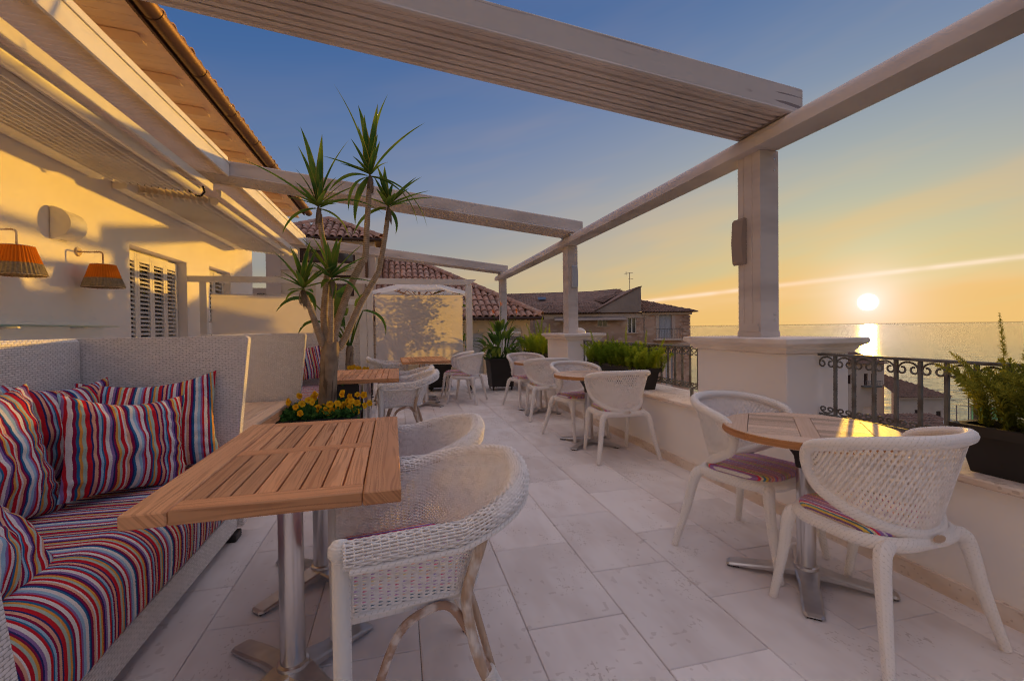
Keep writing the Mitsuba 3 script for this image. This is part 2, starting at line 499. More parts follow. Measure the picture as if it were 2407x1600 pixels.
def leaf(ca, cb, trans=0.7, sc=7.0, edge=None):
    def f(p, n, uv):
        k = noise(p.x * sc, p.y * sc, p.z * sc)
        c = mix(ca, cb, smoothstep(0.25, 0.8, k))
        if edge is not None: c = mix(c, edge, smoothstep(0.72, 1.0, uv.y) * 0.8)
        return c
    return {'type': 'principledthin', 'base_color': proc(f), 'roughness': 0.42, 'diff_trans': trans, 'spec_tint': 0.0}


scene['yucca_leaf'] = leaf((0.07, 0.17, 0.045), (0.19, 0.29, 0.045), 0.8, 9.0, (0.44, 0.33, 0.09))
scene['palm_leaf'] = leaf((0.055, 0.13, 0.040), (0.15, 0.225, 0.045), 0.8, 5.0)
scene['fern_leaf'] = leaf((0.20, 0.31, 0.03), (0.46, 0.54, 0.05), 1.0, 4.0)
scene['asparagus_leaf'] = leaf((0.16, 0.20, 0.03), (0.38, 0.38, 0.06), 1.0, 5.0)
scene['herb_leaf'] = leaf((0.04, 0.12, 0.035), (0.09, 0.21, 0.05), 0.6, 30.0)
scene['petal'] = leaf((0.78, 0.40, 0.015), (0.80, 0.54, 0.03), 0.6, 60.0)
scene['petal_dark'] = leaf((0.50, 0.20, 0.01), (0.62, 0.32, 0.02), 0.3, 60.0)
scene['orange_bract'] = leaf((0.75, 0.22, 0.03), (0.72, 0.33, 0.08), 0.5, 30.0)


def f_bark(p, n, uv):
    v = noise(uv.x * 9, uv.y * 60, 0); w = fbm(uv.x * 16, uv.y * 22, 4, 4)
    return mix(mix((0.17, 0.125, 0.085), (0.33, 0.255, 0.19), w), (0.075, 0.05, 0.033), 0.75 * smoothstep(0.6, 0.82, v))


def b_bark(p, n, uv): return 0.009 * fbm(uv.x * 14, uv.y * 55, 0, 4)


mat('bark', bumped(pr(f_bark, 0.85, 0.15), b_bark, 1e-3))


def f_ring(p, n, uv):
    t = uv.x / 0.019 + 0.35 * noise(uv.y * 30, uv.x * 12, 0); f = t - dr.floor(t)
    return mix(mix((0.33, 0.24, 0.16), (0.50, 0.40, 0.30), noise(p.x * 30, p.y * 30, p.z * 30)), (0.15, 0.095, 0.06), smoothstep(0.72, 0.96, f))


def b_ring(p, n, uv):
    t = uv.x / 0.019 + 0.35 * noise(uv.y * 30, uv.x * 12, 0); f = t - dr.floor(t)
    return 0.004 * f + 0.002 * noise(p.x * 120, p.y * 120, p.z * 120)


mat('ringed_bark', bumped(pr(f_ring, 0.75, 0.2), b_ring, 6e-4))


def f_tile(old):
    def f(p, n, uv):
        k = cell_rand(dr.floor(p.x / 0.21), dr.floor(p.y / 0.3), dr.floor(p.z / 0.2))
        a = fbm(p.x * 7, p.y * 7, p.z * 7, 4)
        c = mix((0.36, 0.20, 0.145), (0.24, 0.145, 0.115), k)
        c = mix(c, (0.42, 0.34, 0.28), 0.55 * smoothstep(0.5, 0.75, a))
        c = mix(c, (0.10, 0.085, 0.07), (0.6 if old else 0.35) * smoothstep(0.52, 0.8, fbm(p.x * 2.3 + 4, p.y * 2.3, p.z * 2.3, 4)))
        return c * (mi.Color3f(0.66, 0.70, 0.72) if old else mi.Color3f(1.3, 1.3, 1.3))
    return f


mat('roof_clay', pr(f_tile(False), 0.8, 0.2))
mat('roof_old', pr(f_tile(True), 0.85, 0.2))


def f_stone(p, n, uv):
    a = fbm(p.x * 0.6, p.y * 0.6, p.z * 0.9, 5); q = noise(p.x * 3.3, p.y * 3.3, p.z * 5)
    c = mix((0.62, 0.42, 0.31), (0.42, 0.275, 0.20), smoothstep(0.3, 0.7, a))
    return mix(c, (0.66, 0.54, 0.45), 0.5 * smoothstep(0.55, 0.8, q))


mat('old_stone', bumped(pr(f_stone, 0.9, 0.1), lambda p, n, uv: 0.05 * fbm(p.x * 3, p.y * 3, p.z * 4, 4), 5e-3))
mat('old_plaster', pr(lambda p, n, uv: mix((0.66, 0.54, 0.44), (0.52, 0.41, 0.34), fbm(p.x * 0.8, p.y * 0.8, p.z * 0.6, 5)), 0.9, 0.1))
mat('cream_plaster', pr(lambda p, n, uv: mix((0.68, 0.56, 0.40), (0.58, 0.47, 0.34), fbm(p.x * 0.9, p.y * 0.9, p.z * 0.5, 4)), 0.9, 0.1))
mat('render_grey', pr(lambda p, n, uv: mix((0.36, 0.29, 0.25), (0.27, 0.215, 0.185), fbm(p.x * 1.1, p.y * 1.1, p.z * 1.1, 5)), 0.9, 0.1))
mat('dark_frame', pr((0.05, 0.025, 0.02), 0.5, 0.4))
mat('dark_room', pr((0.035, 0.035, 0.04), 0.6, 0.4))
mat('shutter_grey', pr((0.44, 0.46, 0.50), 0.6, 0.3))
scene['pane'] = {'type': 'principled', 'base_color': rgb(0.05, 0.06, 0.07), 'roughness': 0.06, 'specular': 0.9}
mat('soffit_board', bumped(pr(lambda p, n, uv: mix((0.86, 0.68, 0.55), (0.76, 0.58, 0.46), fbm(p.x * 3, p.y * 12, 0, 3)), 0.65, 0.25), lambda p, n, uv: 0.004 * smoothstep(0.02, 0.10, dr.abs(p.y / 0.14 - dr.floor(p.y / 0.14) - 0.5))))
mat('copper', pr(lambda p, n, uv: mix((0.17, 0.085, 0.05), (0.09, 0.05, 0.032), fbm(p.x * 8, p.y * 3, p.z * 8, 4)), 0.42, 0.5, metallic=0.55))
scene['canopy_cloth'] = {'type': 'principledthin', 'base_color': proc(lambda p, n, uv: mix((0.78, 0.74, 0.68), (0.68, 0.63, 0.57), fbm(p.x * 4, p.y * 1.5, p.z * 9, 3))), 'roughness': 0.6, 'diff_trans': 0.25}
scene['poly_sheet'] = {'type': 'principledthin', 'base_color': proc(lambda p, n, uv: mix((0.86, 0.80, 0.74), (0.78, 0.71, 0.65), fbm(p.x * 3, p.y * 9, 0, 3))), 'roughness': 0.35, 'diff_trans': 1.35}
scene['screen_cloth'] = {'type': 'principledthin', 'base_color': proc(lambda p, n, uv: mix((0.80, 0.75, 0.72), (0.73, 0.68, 0.65), fbm(p.x * 2, p.y * 2, p.z * 2, 4))), 'roughness': 0.7, 'diff_trans': 1.15}
scene['parasol_cloth'] = {'type': 'principledthin', 'base_color': rgb(0.80, 0.78, 0.76), 'roughness': 0.7, 'diff_trans': 0.7}
scene['shelf_glass'] = {'type': 'dielectric', 'int_ior': 1.5, 'ext_ior': 1.0, 'specular_transmittance': rgb(0.80, 0.93, 0.88)}


def f_shade(p, n, uv):
    k = dr.abs(dr.sin(uv.x * math.pi))
    return mix((0.62, 0.155, 0.015), (0.74, 0.24, 0.03), k)


scene['shade_orange'] = {'type': 'principledthin', 'base_color': proc(f_shade), 'roughness': 0.7, 'diff_trans': 0.7}
scene['shade_grey'] = {'type': 'principledthin', 'base_color': proc(lambda p, n, uv: mix((0.20, 0.165, 0.115), (0.36, 0.30, 0.22), noise(uv.x * 2.3, p.z * 90, 1))), 'roughness': 0.8, 'diff_trans': 0.35}


def b_sea(p, n, uv):
    d = dr.sqrt(p.x * p.x + p.y * p.y)
    a = p.x * SUN[0] + p.y * SUN[1]; b = p.x * SUN[1] - p.y * SUN[0]
    k = dr.minimum(1.0, 260.0 / dr.maximum(d, 1.0))
    k2 = dr.minimum(1.0, 650.0 / dr.maximum(d, 1.0)); k2 = k2 * dr.sqrt(k2)
    return k2 * 0.42 * fbm(a * 0.10, b * 0.030, 1, 3) + k * 0.26 * fbm(a * 0.42, b * 0.13, 5, 3)


mat('sea_water', bumped({'type': 'principled', 'base_color': rgb(0.020, 0.045, 0.060), 'roughness': 0.09, 'specular': 0.55}, b_sea, 0.05))


def f_ground(p, n, uv):
    a = fbm(p.x * 0.06, p.y * 0.06, 0, 5)
    return mix((0.16, 0.13, 0.09), (0.05, 0.065, 0.03), smoothstep(0.35, 0.65, a))


mat('hill_ground', pr(f_ground, 0.95, 0.1))
scene['net_cloth'] = {'type': 'principledthin', 'base_color': rgb(0.10, 0.32, 0.27), 'roughness': 0.8, 'diff_trans': 1.2}


# ------------------------------------------------------------------ setting: sea, land, terrace floor
def sea():
    k = struct('sea', 'calm sea reaching the horizon with a bright sun path')
    r = np.concatenate([np.linspace(60, 900, 40), np.geomspace(950, 45000, 24)])
    a = np.radians(np.linspace(5, 125, 60))
    P = np.stack([r[:, None] * np.sin(a), r[:, None] * np.cos(a), np.full((len(r), len(a)), -28.0)], -1)
    put(k, shp(grid(P, flip=True), 'sea_water'))


def land():
    k = struct('hillside_ground', 'dark slope below the terrace falling to the shore')
    x = np.linspace(-160, 260, 90); y = np.linspace(-160, 260, 90)
    X, Y = np.meshgrid(x, y, indexing='ij')
    d = X * SUN[0] + Y * SUN[1]
    h = -15 - 17 * np.clip((d - 30) / 110, 0, 1) - 25 * np.clip((d - 140) / 60, 0, 1)
    side = X * SUN[1] - Y * SUN[0]
    h = h - 12 * np.clip((side - 5) / 60, 0, 1) * np.clip((d - 20) / 60, 0, 1)
    h = h + 1.6 * (meshkit.fbm(np.stack([X * .05, Y * .05, 0 * X], -1)) - .5)
    put(k, shp(grid(np.stack([X, Y, h], -1), flip=False), 'hill_ground', smooth=True))


sea(); land()
FLOOR = struct('terrace_floor', 'pale stone slabs laid in staggered rows along the terrace')
put(FLOOR, shp(box(-3.42, 2.60, -3.0, 12.4, -0.40, -0.012, 0), 'grout'))
_tile = [shp(box(-0.2135, 0.2135, -0.3385, 0.3385, -0.03, 0.0, 0.003), 'travertine')]
for c in range(-7, 8):
    x = -0.8 + 0.43 * c + 0.215
    if x - 0.2135 > 2.36: continue
    off = 2.12 + 0.34 * (c % 2)
    for r in range(-5, 16):
        y = off + 0.68 * r + 0.34
        if y > 12.3 or y < -1.2: continue
        zz = float(rng.normal(0, 0.0006))
        if x + 0.2135 > 2.385:
            part(FLOOR, 'tile', box(x - 0.2135, 2.3915, y - 0.3385, y + 0.3385, -0.03, zz, 0.003), 'travertine')
        elif x - 0.2135 < -3.41:
            continue
        else:
            put(sub(FLOOR, 'tile'), _tile[0], T().translate([x, y, zz]))

# ------------------------------------------------------------------ parapet, pedestals, posts, the long edge beam
PAR = thing('parapet_wall', 'low white parapet wall with stone coping along the sea side of the terrace', 'wall')
put(PAR, shp(box(2.392, 2.86, -1.6, 12.4, -6.0, 0.535, 0.004), 'wall_paint'))
y = -1.6
while y < 12.4:
    y1 = min(y + 1.12, 12.4)
    part(PAR, 'coping_slab', box(2.357, 2.90, y + 0.002, y1 - 0.002, 0.537, 0.572, 0.008), 'stone_trim')
    y = y1
y = -1.35
while y < 12.4:
    y1 = min(y + 0.62, 12.4)
    part(PAR, 'skirting_slab', box(2.376, 2.391, y + 0.0015, y1 - 0.0015, -0.006, 0.082, 0.004), 'stone_trim')
    y = y1


mat('cap_stone', bumped(pr(lambda p, n, uv: mix((0.80, 0.73, 0.67), (0.70, 0.61, 0.54), smoothstep(0.35, 0.75, fbm(p.x * 4, p.y * 4, p.z * 11, 4))), 0.6, 0.3), lambda p, n, uv: 0.001 * fbm(p.x * 40, p.y * 40, p.z * 40, 3)))


def pedestal(y0, y1, label):
    k = thing('pedestal', label, 'pillar', 'pedestals along the parapet')
    put(k, shp(box(2.389, 2.888, y0, y1, 0.5735, 1.046, 0.006), 'wall_paint'))
    prof = [(-0.004, 1.047), (0.022, 1.047), (0.026, 1.062), (0.034, 1.068), (0.040, 1.084), (0.062, 1.100), (0.076, 1.106), (0.080, 1.112), (0.080, 1.138), (0.074, 1.144)]
    rings = []
    for e, z in prof:
        rings.append([(2.389 - e, y0 - e, z), (2.888 + e, y0 - e, z), (2.888 + e, y1 + e, z), (2.389 - e, y1 + e, z)])
    P = np.array(rings).transpose(1, 0, 2)
    v, f = grid(P, closed_u=True)
    n = len(prof)
    v2 = np.vstack([v, np.array(rings[-1])])
    f2 = np.vstack([f, [[len(v), len(v) + 1, len(v) + 2], [len(v), len(v) + 2, len(v) + 3]]])
    part(k, 'cap', (v2, f2), 'cap_stone')


pedestal(2.393, 3.284, 'broad white pedestal with moulded stone cap beside the nearest round table')
pedestal(6.28, 7.20, 'white pedestal with moulded cap behind the middle bistro chairs')
pedestal(11.15, 12.05, 'farthest white pedestal of the row mostly hidden by plants')


def post(y0, y1, label, ztop=2.498):
    k = thing('pergola_post', label, 'post', 'posts under the pergola edge beam')
    x0, x1 = 2.55, 2.708
    g = [(x0, y0), (x1, y0), (x1, y1), (x0, y1)]
    for s in (0.30, 0.36, 0.64, 0.70):
        pass
    yy = lambda s: y1 + (y0 - y1) * s
    out = [(x0, y0), (x1, y0), (x1, y1), (x0, y1)]
    for s in (0.24, 0.62):
        out += [(x0, yy(s)), (x0 + 0.006, yy(s) - 0.004), (x0 + 0.006, yy(s + 0.05) + 0.004), (x0, yy(s + 0.05))]
    m = prism(out, (0, 0, 1.145), (1, 0, 0), (0, 1, 0), (0, 0, ztop - 1.145))
    put(k, shp(m, 'beam_paint'))
    part(k, 'base_plate', box(x0 - 0.007, x1 + 0.007, y0 - 0.007, y1 + 0.007, 1.1445, 1.185, 0.003), 'beam_paint')
    part(k, 'base_cover', prism([(y0 + .01, 1.1855), (y1 - .01, 1.1855), (y1 - .01, 1.222), (y1 - .03, 1.245), (y0 + .03, 1.245), (y0 + .01, 1.222)], (x0 - .0025, 0, 0), (0, 1, 0), (0, 0, 1), (-.006, 0, 0)), 'beam_paint')
    bolt = lathe([(0.0001, 0.004), (0.006, 0.003), (0.007, 0)], 8)
    for zz in (1.27, 1.31, ztop - 0.06, ztop - 0.14):
        part(k, 'bolt', move(bolt, rotx(90), (x1 - 0.035, y0 - 0.001, zz)), 'steel')
    return k


post(2.778, 3.0, 'nearest thick white post standing on the broad pedestal by the setting sun')
post(6.64, 6.87, 'second white post carrying a small grey speaker')
post(11.45, 11.68, 'farthest thin white post at the end of the edge beam')

EB = thing('edge_beam', 'long white rounded beam running over the three posts toward the far end', 'beam')
pf = sg.Polygon([(2.475, 2.50), (2.69, 2.50), (2.69, 2.60), (2.66, 2.622), (2.53, 2.622), (2.505, 2.612), (2.488, 2.592), (2.476, 2.56)])
put(EB, shp(prism(pf, (0, -1.5, 0), (1, 0, 0), (0, 0, 1), (0, 13.35, 0)), 'beam_paint', smooth=32))
for yj in (2.75, 6.62):
    part(EB, 'joint_cover', prism(pf.buffer(0.0025), (0, yj - 0.004, 0), (1, 0, 0), (0, 0, 1), (0, 0.008, 0)), 'beam_paint')


def cross_beam(y0, y1, zr, xl, xr, label, grain=False, h=0.19):
    """A sloping roof beam from the house down to the edge beam; zr is its underside at x = 2.5."""
    k = thing('pergola_beam', label, 'beam', 'sloping beams crossing from the house to the edge beam')
    sl = -0.115
    L = xr - xl
    o = (xl, 0, zr + sl * (xl - 2.5)); c = (L, 0, sl * L)
    w = y1 - y0
    put(k, shp(prism([(y0, 0.03), (y1, 0.03), (y1, h - 0.012), (y1 - 0.012, h), (y0 + 0.012, h), (y0, h - 0.012)], o, (0, 1, 0), (0, 0, 1), c), 'white_embossed' if grain else 'beam_paint'))
    # the ribbed underside: rounded nose strip, then channels
    n = 4 if w > 0.3 else 2
    strip = [(y0 - 0.006, 0.004), (y0 - 0.010, 0.014), (y0 - 0.004, 0.0265), (y0 + 0.02, 0.0265), (y0 + 0.02, 0.0), (y0 + 0.004, -0.002)]
    part(k, 'nose_trim', prism(strip, o, (0, 1, 0), (0, 0, 1), c), 'beam_paint', smooth=40)
    a = y0 + 0.024
    step = (y1 - a) / n
    for i in range(n):
        s0, s1 = a + i * step, a + (i + 1) * step - 0.017
        q = (s1 - s0) / 3
        p = [(s0, 0.0), (s0 + q, 0.0), (s0 + q + 0.004, 0.014), (s0 + 2 * q - 0.004, 0.014), (s0 + 2 * q, 0.0), (s1, 0.0), (s1, 0.0285), (s0, 0.0285)]
        part(k, 'underside_channel', prism(p, o, (0, 1, 0), (0, 0, 1), c), 'beam_paint')
    part(k, 'end_cap', prism([(y0 + 0.001, 0.0), (y1 - 0.001, 0.0), (y1 - 0.001, h - 0.013), (y1 - 0.013, h - 0.001), (y0 + 0.013, h - 0.001), (y0 + 0.001, h - 0.013)], (xr + 0.0015, 0, zr + sl * (xr - 2.5)), (0, 1, 0), (0, 0, 1), (0.006, 0, -0.0007)), 'beam_paint')
    br = box(2.50, 2.64, y0 + 0.05, y1 - 0.05, 2.6225, zr - 0.006 - 0.0005, 0)
    if zr - 0.0065 > 2.6235: part(k, 'bracket', br, 'steel')
    return k


cross_beam(2.50, 2.985, 2.632, -3.38, 2.63, 'nearest wide beam with cracked wood grain face crossing overhead', grain=True)
cross_beam(6.37, 6.86, 2.650, -3.38, 2.68, 'second white beam crossing behind the yucca leaves')
cross_beam(11.20, 11.62, 2.650, -3.38, 2.68, 'farthest smooth white beam low against the sky')

# ------------------------------------------------------------------ the house with its eaves
HOUSE = thing('terrace_house', 'cream walled house beside the terrace with brown boarded eaves', 'house')
XW = -3.42


def wall_with_holes():
    face = sg.box(-3.0, -6.0, 12.2, 4.45).difference(sg.box(7.02, 0.0, 8.68, 2.40)).difference(sg.box(9.62, 0.0, 10.72, 2.47))
    v, f = prism(face, (XW, 0, 0), (0, 1, 0), (0, 0, 1), (-0.35, 0, 0))
    return join((v, f), box(-9.0, XW - 0.351, 11.85, 12.198, -6, 4.45, 0), box(-9.0, XW - 0.351, -3.0, -2.7, -6, 4.45, 0))


put(HOUSE, shp(wall_with_holes(), 'wall_paint'))
# soffit slopes with the roof: from the wall top out to the gutter
SO = ((XW - 0.02, 4.33), (-2.33, 4.225))
ss = (SO[1][1] - SO[0][1]) / (SO[1][0] - SO[0][0])
zs = lambda x: SO[0][1] + ss * (x - SO[0][0])
y = -2.9
while y < 12.6:
    y1 = min(y + 0.14, 12.6)
    if y1 > 1.5: part(HOUSE, 'soffit_board', prism([(XW, zs(XW)), (-2.325, zs(-2.325)), (-2.325, zs(-2.325) + 0.02), (XW, zs(XW) + 0.02)], (0, y + 0.003, 0), (1, 0, 0), (0, 0, 1), (0, y1 - y - 0.006, 0)), 'soffit_board')
    y = y1
part(HOUSE, 'roof_deck', prism([(-7.0, 4.95), (XW, zs(XW) + 0.024), (-2.30, zs(-2.30) + 0.024), (-2.30, zs(-2.30) + 0.06), (XW, zs(XW) + 0.16), (-7.0, 5.35)], (0, -3.0, 0), (1, 0, 0), (0, 0, 1), (0, 15.62, 0)), 'soffit_board')
rt = prism([(0, 0.0), (-0.62, 0.06), (-0.62, 0.16), (-0.08, 0.115), (-0.06, 0.075), (-0.04, 0.07), (-0.025, 0.03)], (-2.42, 0, zs(-2.42) - 0.118), (1, 0, 0), (0, 0, 1), (0, 0.085, 0))
for i in range(15):
    yy = 1.35 + i * 0.80
    part(HOUSE, 'rafter_tail', rt, 'soffit_board', M=T().translate([0, yy, 0]))
part(HOUSE, 'fascia_board', box(-2.324, -2.296, -3, 12.62, 4.19, 4.262, 0.003), 'copper')
th = np.linspace(math.pi, 2 * math.pi, 13)
gx, gz, gr = -2.205, 4.262, 0.088
sec = [(gx + gr * math.cos(t), gz + gr * math.sin(t)) for t in th] + [(gx + (gr - .006) * math.cos(t), gz + (gr - .006) * math.sin(t)) for t in th[::-1]]
GUT = thing('roof_gutter', 'half round brown copper gutter along the eaves of the cream house', 'gutter')
put(GUT, shp(prism(sec, (0, -3, 0), (1, 0, 0), (0, 0, 1), (0, 15.63, 0)), 'copper', smooth=30))
ring = [(gx + (gr + .006) * math.cos(t), gz + (gr + .006) * math.sin(t)) for t in th] + [(gx + (gr + .0005) * math.cos(t), gz + (gr + .0005) * math.sin(t)) for t in th[::-1]]
for i in range(12):
    part(GUT, 'hanger', prism(ring, (0, 1.0 + i * 1.0, 0), (1, 0, 0), (0, 0, 1), (0, 0.03, 0)), 'copper')
# lowest course of roof tiles above the gutter
bt = np.linspace(0, math.pi, 8)


def barrel(L=0.42, r0=0.10, r1=0.08, th=0.014, n=8):
    """A half barrel roof tile lying along +y, its lower end at y = 0."""
    t = np.linspace(0, math.pi, n)
    o = [np.stack([r * np.cos(t), np.full(n, yy), r * np.sin(t)], -1) for r, yy in ((r0, 0), (r1, L))]
    i = [np.stack([(r - th) * np.cos(t), np.full(n, yy), (r - th) * np.sin(t)], -1) for r, yy in ((r0, 0),)]
    v = np.vstack([o[0], o[1], i[0]])
    f = []
    for k in range(n - 1):
        f += [[k, k + 1, n + k + 1], [k, n + k + 1, n + k], [k + 1, k, 2 * n + k], [k + 1, 2 * n + k, 2 * n + k + 1]]
    return v, np.array(f)


bar = move(barrel(), rotz(90), (0, 0, 0))          # lies along -x, lower end at x = 0
bar_s = shp(bar, 'roof_clay', smooth=40)
for i in range(48):
    yy = 2.4 + i * 0.215
    put(sub(HOUSE, 'roof_tile'), bar_s, T().translate([-2.20, yy, 4.30 + float(rng.normal(0, .004))]).rotate([0, 1, 0], float(rng.normal(5.5, .8))))


# French windows with louvred shutters
def shutter_leaf(k, x, y0, y1, z0, z1, nsl, stile=0.075, slat_mat='white_paint'):
    leaf = part(k, 'shutter_leaf', join(box(x - .018, x + .018, y0, y0 + stile, z0, z1, .003), box(x - .018, x + .018, y1 - stile, y1, z0, z1, .003),
                                        box(x - .017, x + .017, y0 + stile + .0005, y1 - stile - .0005, z1 - .13, z1, .003), box(x - .017, x + .017, y0 + stile + .0005, y1 - stile - .0005, z0, z0 + .15, .003)), 'white_paint')
    s = box(-.026, .026, y0 + stile + .001, y1 - stile - .001, -.0035, .0035, .0015)
    sh = shp(move(s, roty(38)), slat_mat)
    for i in range(nsl):
        zz = z0 + .18 + (z1 - z0 - .34) * (i + .5) / nsl
        put(sub(leaf, 'slat'), sh, T().translate([float(x), 0, float(zz)]))


W1 = part(HOUSE, 'window', join(box(-3.66, -3.62, 7.021, 7.05, 0, 2.399, .002), box(-3.66, -3.62, 8.64, 8.679, 0, 2.399, .002), box(-3.66, -3.62, 7.051, 8.639, 2.36, 2.399, .002)), 'white_paint')
labels[W1] = {'label': 'tall French window with four white louvred shutter leaves'}
put(sub(W1, 'pane'), shp(box(-3.755, -3.75, 7.021, 8.679, 0, 2.399, 0), 'dark_room'))


def louvres(host, x, y0, y1, z0, z1, n, zlow):
    """Stiles and rails of one leaf plus its slats (the slats below sight are left to the leaf)."""
    stile = .06
    put(sub(host, 'shutter_leaf'), shp(join(box(x - .018, x + .018, y0, y0 + stile, z0, z1, .003), box(x - .018, x + .018, y1 - stile, y1, z0, z1, .003),
                                            box(x - .017, x + .017, y0 + stile + .0005, y1 - stile - .0005, z1 - .12, z1, .003), box(x - .017, x + .017, y0 + stile + .0005, y1 - stile - .0005, z0, zlow, .003)), 'white_paint'))
    s = shp(move(box(-.028, .028, y0 + stile + .001, y1 - stile - .001, -.0035, .0035, .0015), roty(40)), 'white_paint')
    for i in range(n):
        put(sub(host, 'slat'), s, T().translate([float(x), 0, float(zlow + .02 + (z1 - .14 - zlow) * (i + .5) / n)]))


for i in range(4):
    y0 = 7.055 + i * 0.3955
    louvres(W1, -3.56, y0 + .002, y0 + .3935, 0.01, 2.355, 19, 1.05)
W2 = part(HOUSE, 'window', join(box(-3.66, -3.62, 9.621, 9.65, 0, 2.469, .002), box(-3.66, -3.62, 10.69, 10.719, 0, 2.469, .002), box(-3.66, -3.62, 9.651, 10.689, 2.44, 2.469, .002)), 'white_paint')
labels[W2] = {'label': 'far French window with a shutter leaf folded open'}
put(sub(W2, 'pane'), shp(box(-3.755, -3.75, 9.621, 10.719, 0, 2.469, 0), 'dark_room'))
louvres(W2, -3.56, 9.66, 10.16, 0.01, 2.42, 10, 1.45)
louvres(W2, -3.56, 10.18, 10.68, 0.01, 2.42, 10, 1.45)

# ------------------------------------------------------------------ the retractable canopy along the house
BAYS = ((-1.45, 2.49), (2.995, 6.36), (6.87, 11.19))
ES = -0.115
for bi, (y0, y1) in enumerate(BAYS):
    bl = ('overhead at the left edge', 'between the nearest two beams', 'beyond the second beam')[bi]
    k = thing('folded_canopy', f'white retractable canopy folded into pleats {bl}', 'awning', 'folded canopies hanging under the pergola beams')
    # front bar, the round tube that leads the cloth
    pf = sg.Point(-2.365, 2.975).buffer(0.052, quad_segs=6).union(sg.box(-2.40, 2.93, -2.365, 3.03))
    put(k, shp(prism(pf, (0, y0, 0), (1, 0, 0), (0, 0, 1), (0, y1 - y0, 0)), 'white_paint', smooth=35))
    # hanging pleats: drops of cloth behind each other toward the wall
    n = 11
    for i in range(n):
        xa = -2.432 - i * 0.072; xb = xa - 0.072
        za = 2.965 + (xa + 2.43) * ES
        t = np.linspace(0, 1, 11)
        px = xa + (xb - xa) * t
        pz = za + 0.088 - 0.095 * np.sin(np.pi * t) ** 0.42 + (px - xa) * ES
        ys = np.linspace(y0 + .01, y1 - .01, 26)
        sag = 0.006 * np.sin(np.linspace(0, math.pi * 3, 26) + i)[None] + 0.003 * rng.normal(size=(1, 26))
        P = np.stack([np.broadcast_to(px[:, None], (11, 26)), np.broadcast_to(ys[None], (11, 26)), pz[:, None] + sag * np.sin(np.pi * t)[:, None]], -1)
        part(k, 'pleat', grid(P), 'canopy_cloth', smooth=True)
        part(k, 'pleat_bar', box(xb - .009, xb + .009, y0 + .012, y1 - .012, za + ES * -.072 - .046, za + ES * -.072 + .006, .004), 'white_paint')
    part(k, 'wall_cassette', prism(sg.Polygon([(-3.40, 3.02), (-3.31, 3.015), (-3.265, 3.03), (-3.245, 3.065), (-3.245, 3.13), (-3.40, 3.15)]), (0, y0 - (0.22 if bi else 0), 0), (1, 0, 0), (0, 0, 1), (0, y1 - y0 + 0.1, 0)), 'white_paint', smooth=35)
    if bi == 1:
        for i in range(10):
            x = -2.45 - i * 0.07; z = 2.935 + (x + 2.43) * ES
            part(k, 'rubber_stop', move(lathe([(0.0001, 0), (0.017, 0.0), (0.019, 0.012), (0.014, 0.05), (0.0001, 0.052)], 10), rotx(90), (x, y1 + 0.03, z + 0.02)), 'black_plastic')
        part(k, 'bar_clip', tube([(-2.32, y1 + .02, 3.03), (-2.30, y1 + .02, 2.96), (-2.345, y1 + .02, 2.905), (-2.40, y1 + .02, 2.915)], 0.012, 8), 'black_plastic', smooth=True)
    # roof strip above: front rail, ribbed translucent sheets, and the deep white fascia
    r = thing('roof_strip', f'narrow ribbed roof strip with white fascia {bl}', 'roof', 'roof strips between the pergola beams')
    put(r, shp(prism([(-2.045, 3.165), (-2.02, 3.165), (-2.02, 3.318), (-2.045, 3.318)], (0, y0, 0), (1, 0, 0), (0, 0, 1), (0, y1 - y0, 0)), 'white_paint'))
    part(r, 'trim_ledge', prism([(-2.10, 3.322), (-2.008, 3.322), (-2.008, 3.335), (-2.03, 3.345), (-2.03, 3.40), (-2.042, 3.412), (-2.10, 3.412)], (0, y0, 0), (1, 0, 0), (0, 0, 1), (0, y1 - y0, 0)), 'white_paint')
    part(r, 'front_rail', prism([(-2.225, 2.972), (-2.205, 2.972), (-2.20, 2.98), (-2.20, 3.055), (-2.205, 3.063), (-2.26, 3.063), (-2.26, 3.04), (-2.225, 3.04)], (0, y0 - (0.25 if bi else 0), 0), (1, 0, 0), (0, 0, 1), (0, y1 - y0 + (0.25 if bi else 0), 0)), 'white_paint')
    # ribbed sheet, sloping with the beams, ribs run from the fascia to the wall
    pitch = 0.076
    yy = y0 + .01
    while yy < y1 - .02:
        ye = min(yy + pitch, y1 - .01)
        t = np.linspace(0, 1, 5)
        ym = yy + (ye - yy) * t
        dz = np.array([0, .0, .030, .030, .0])
        xs = (-2.046, -3.40)
        P = np.array([[(x, a, 3.172 + (x + 2.046) * ES + d) for a, d in zip(ym, dz)] for x in xs])
        part(r, 'rib_panel', grid(P), 'poly_sheet')
        yy = ye
for yb in (2.49, 6.365, 11.195):
    pass


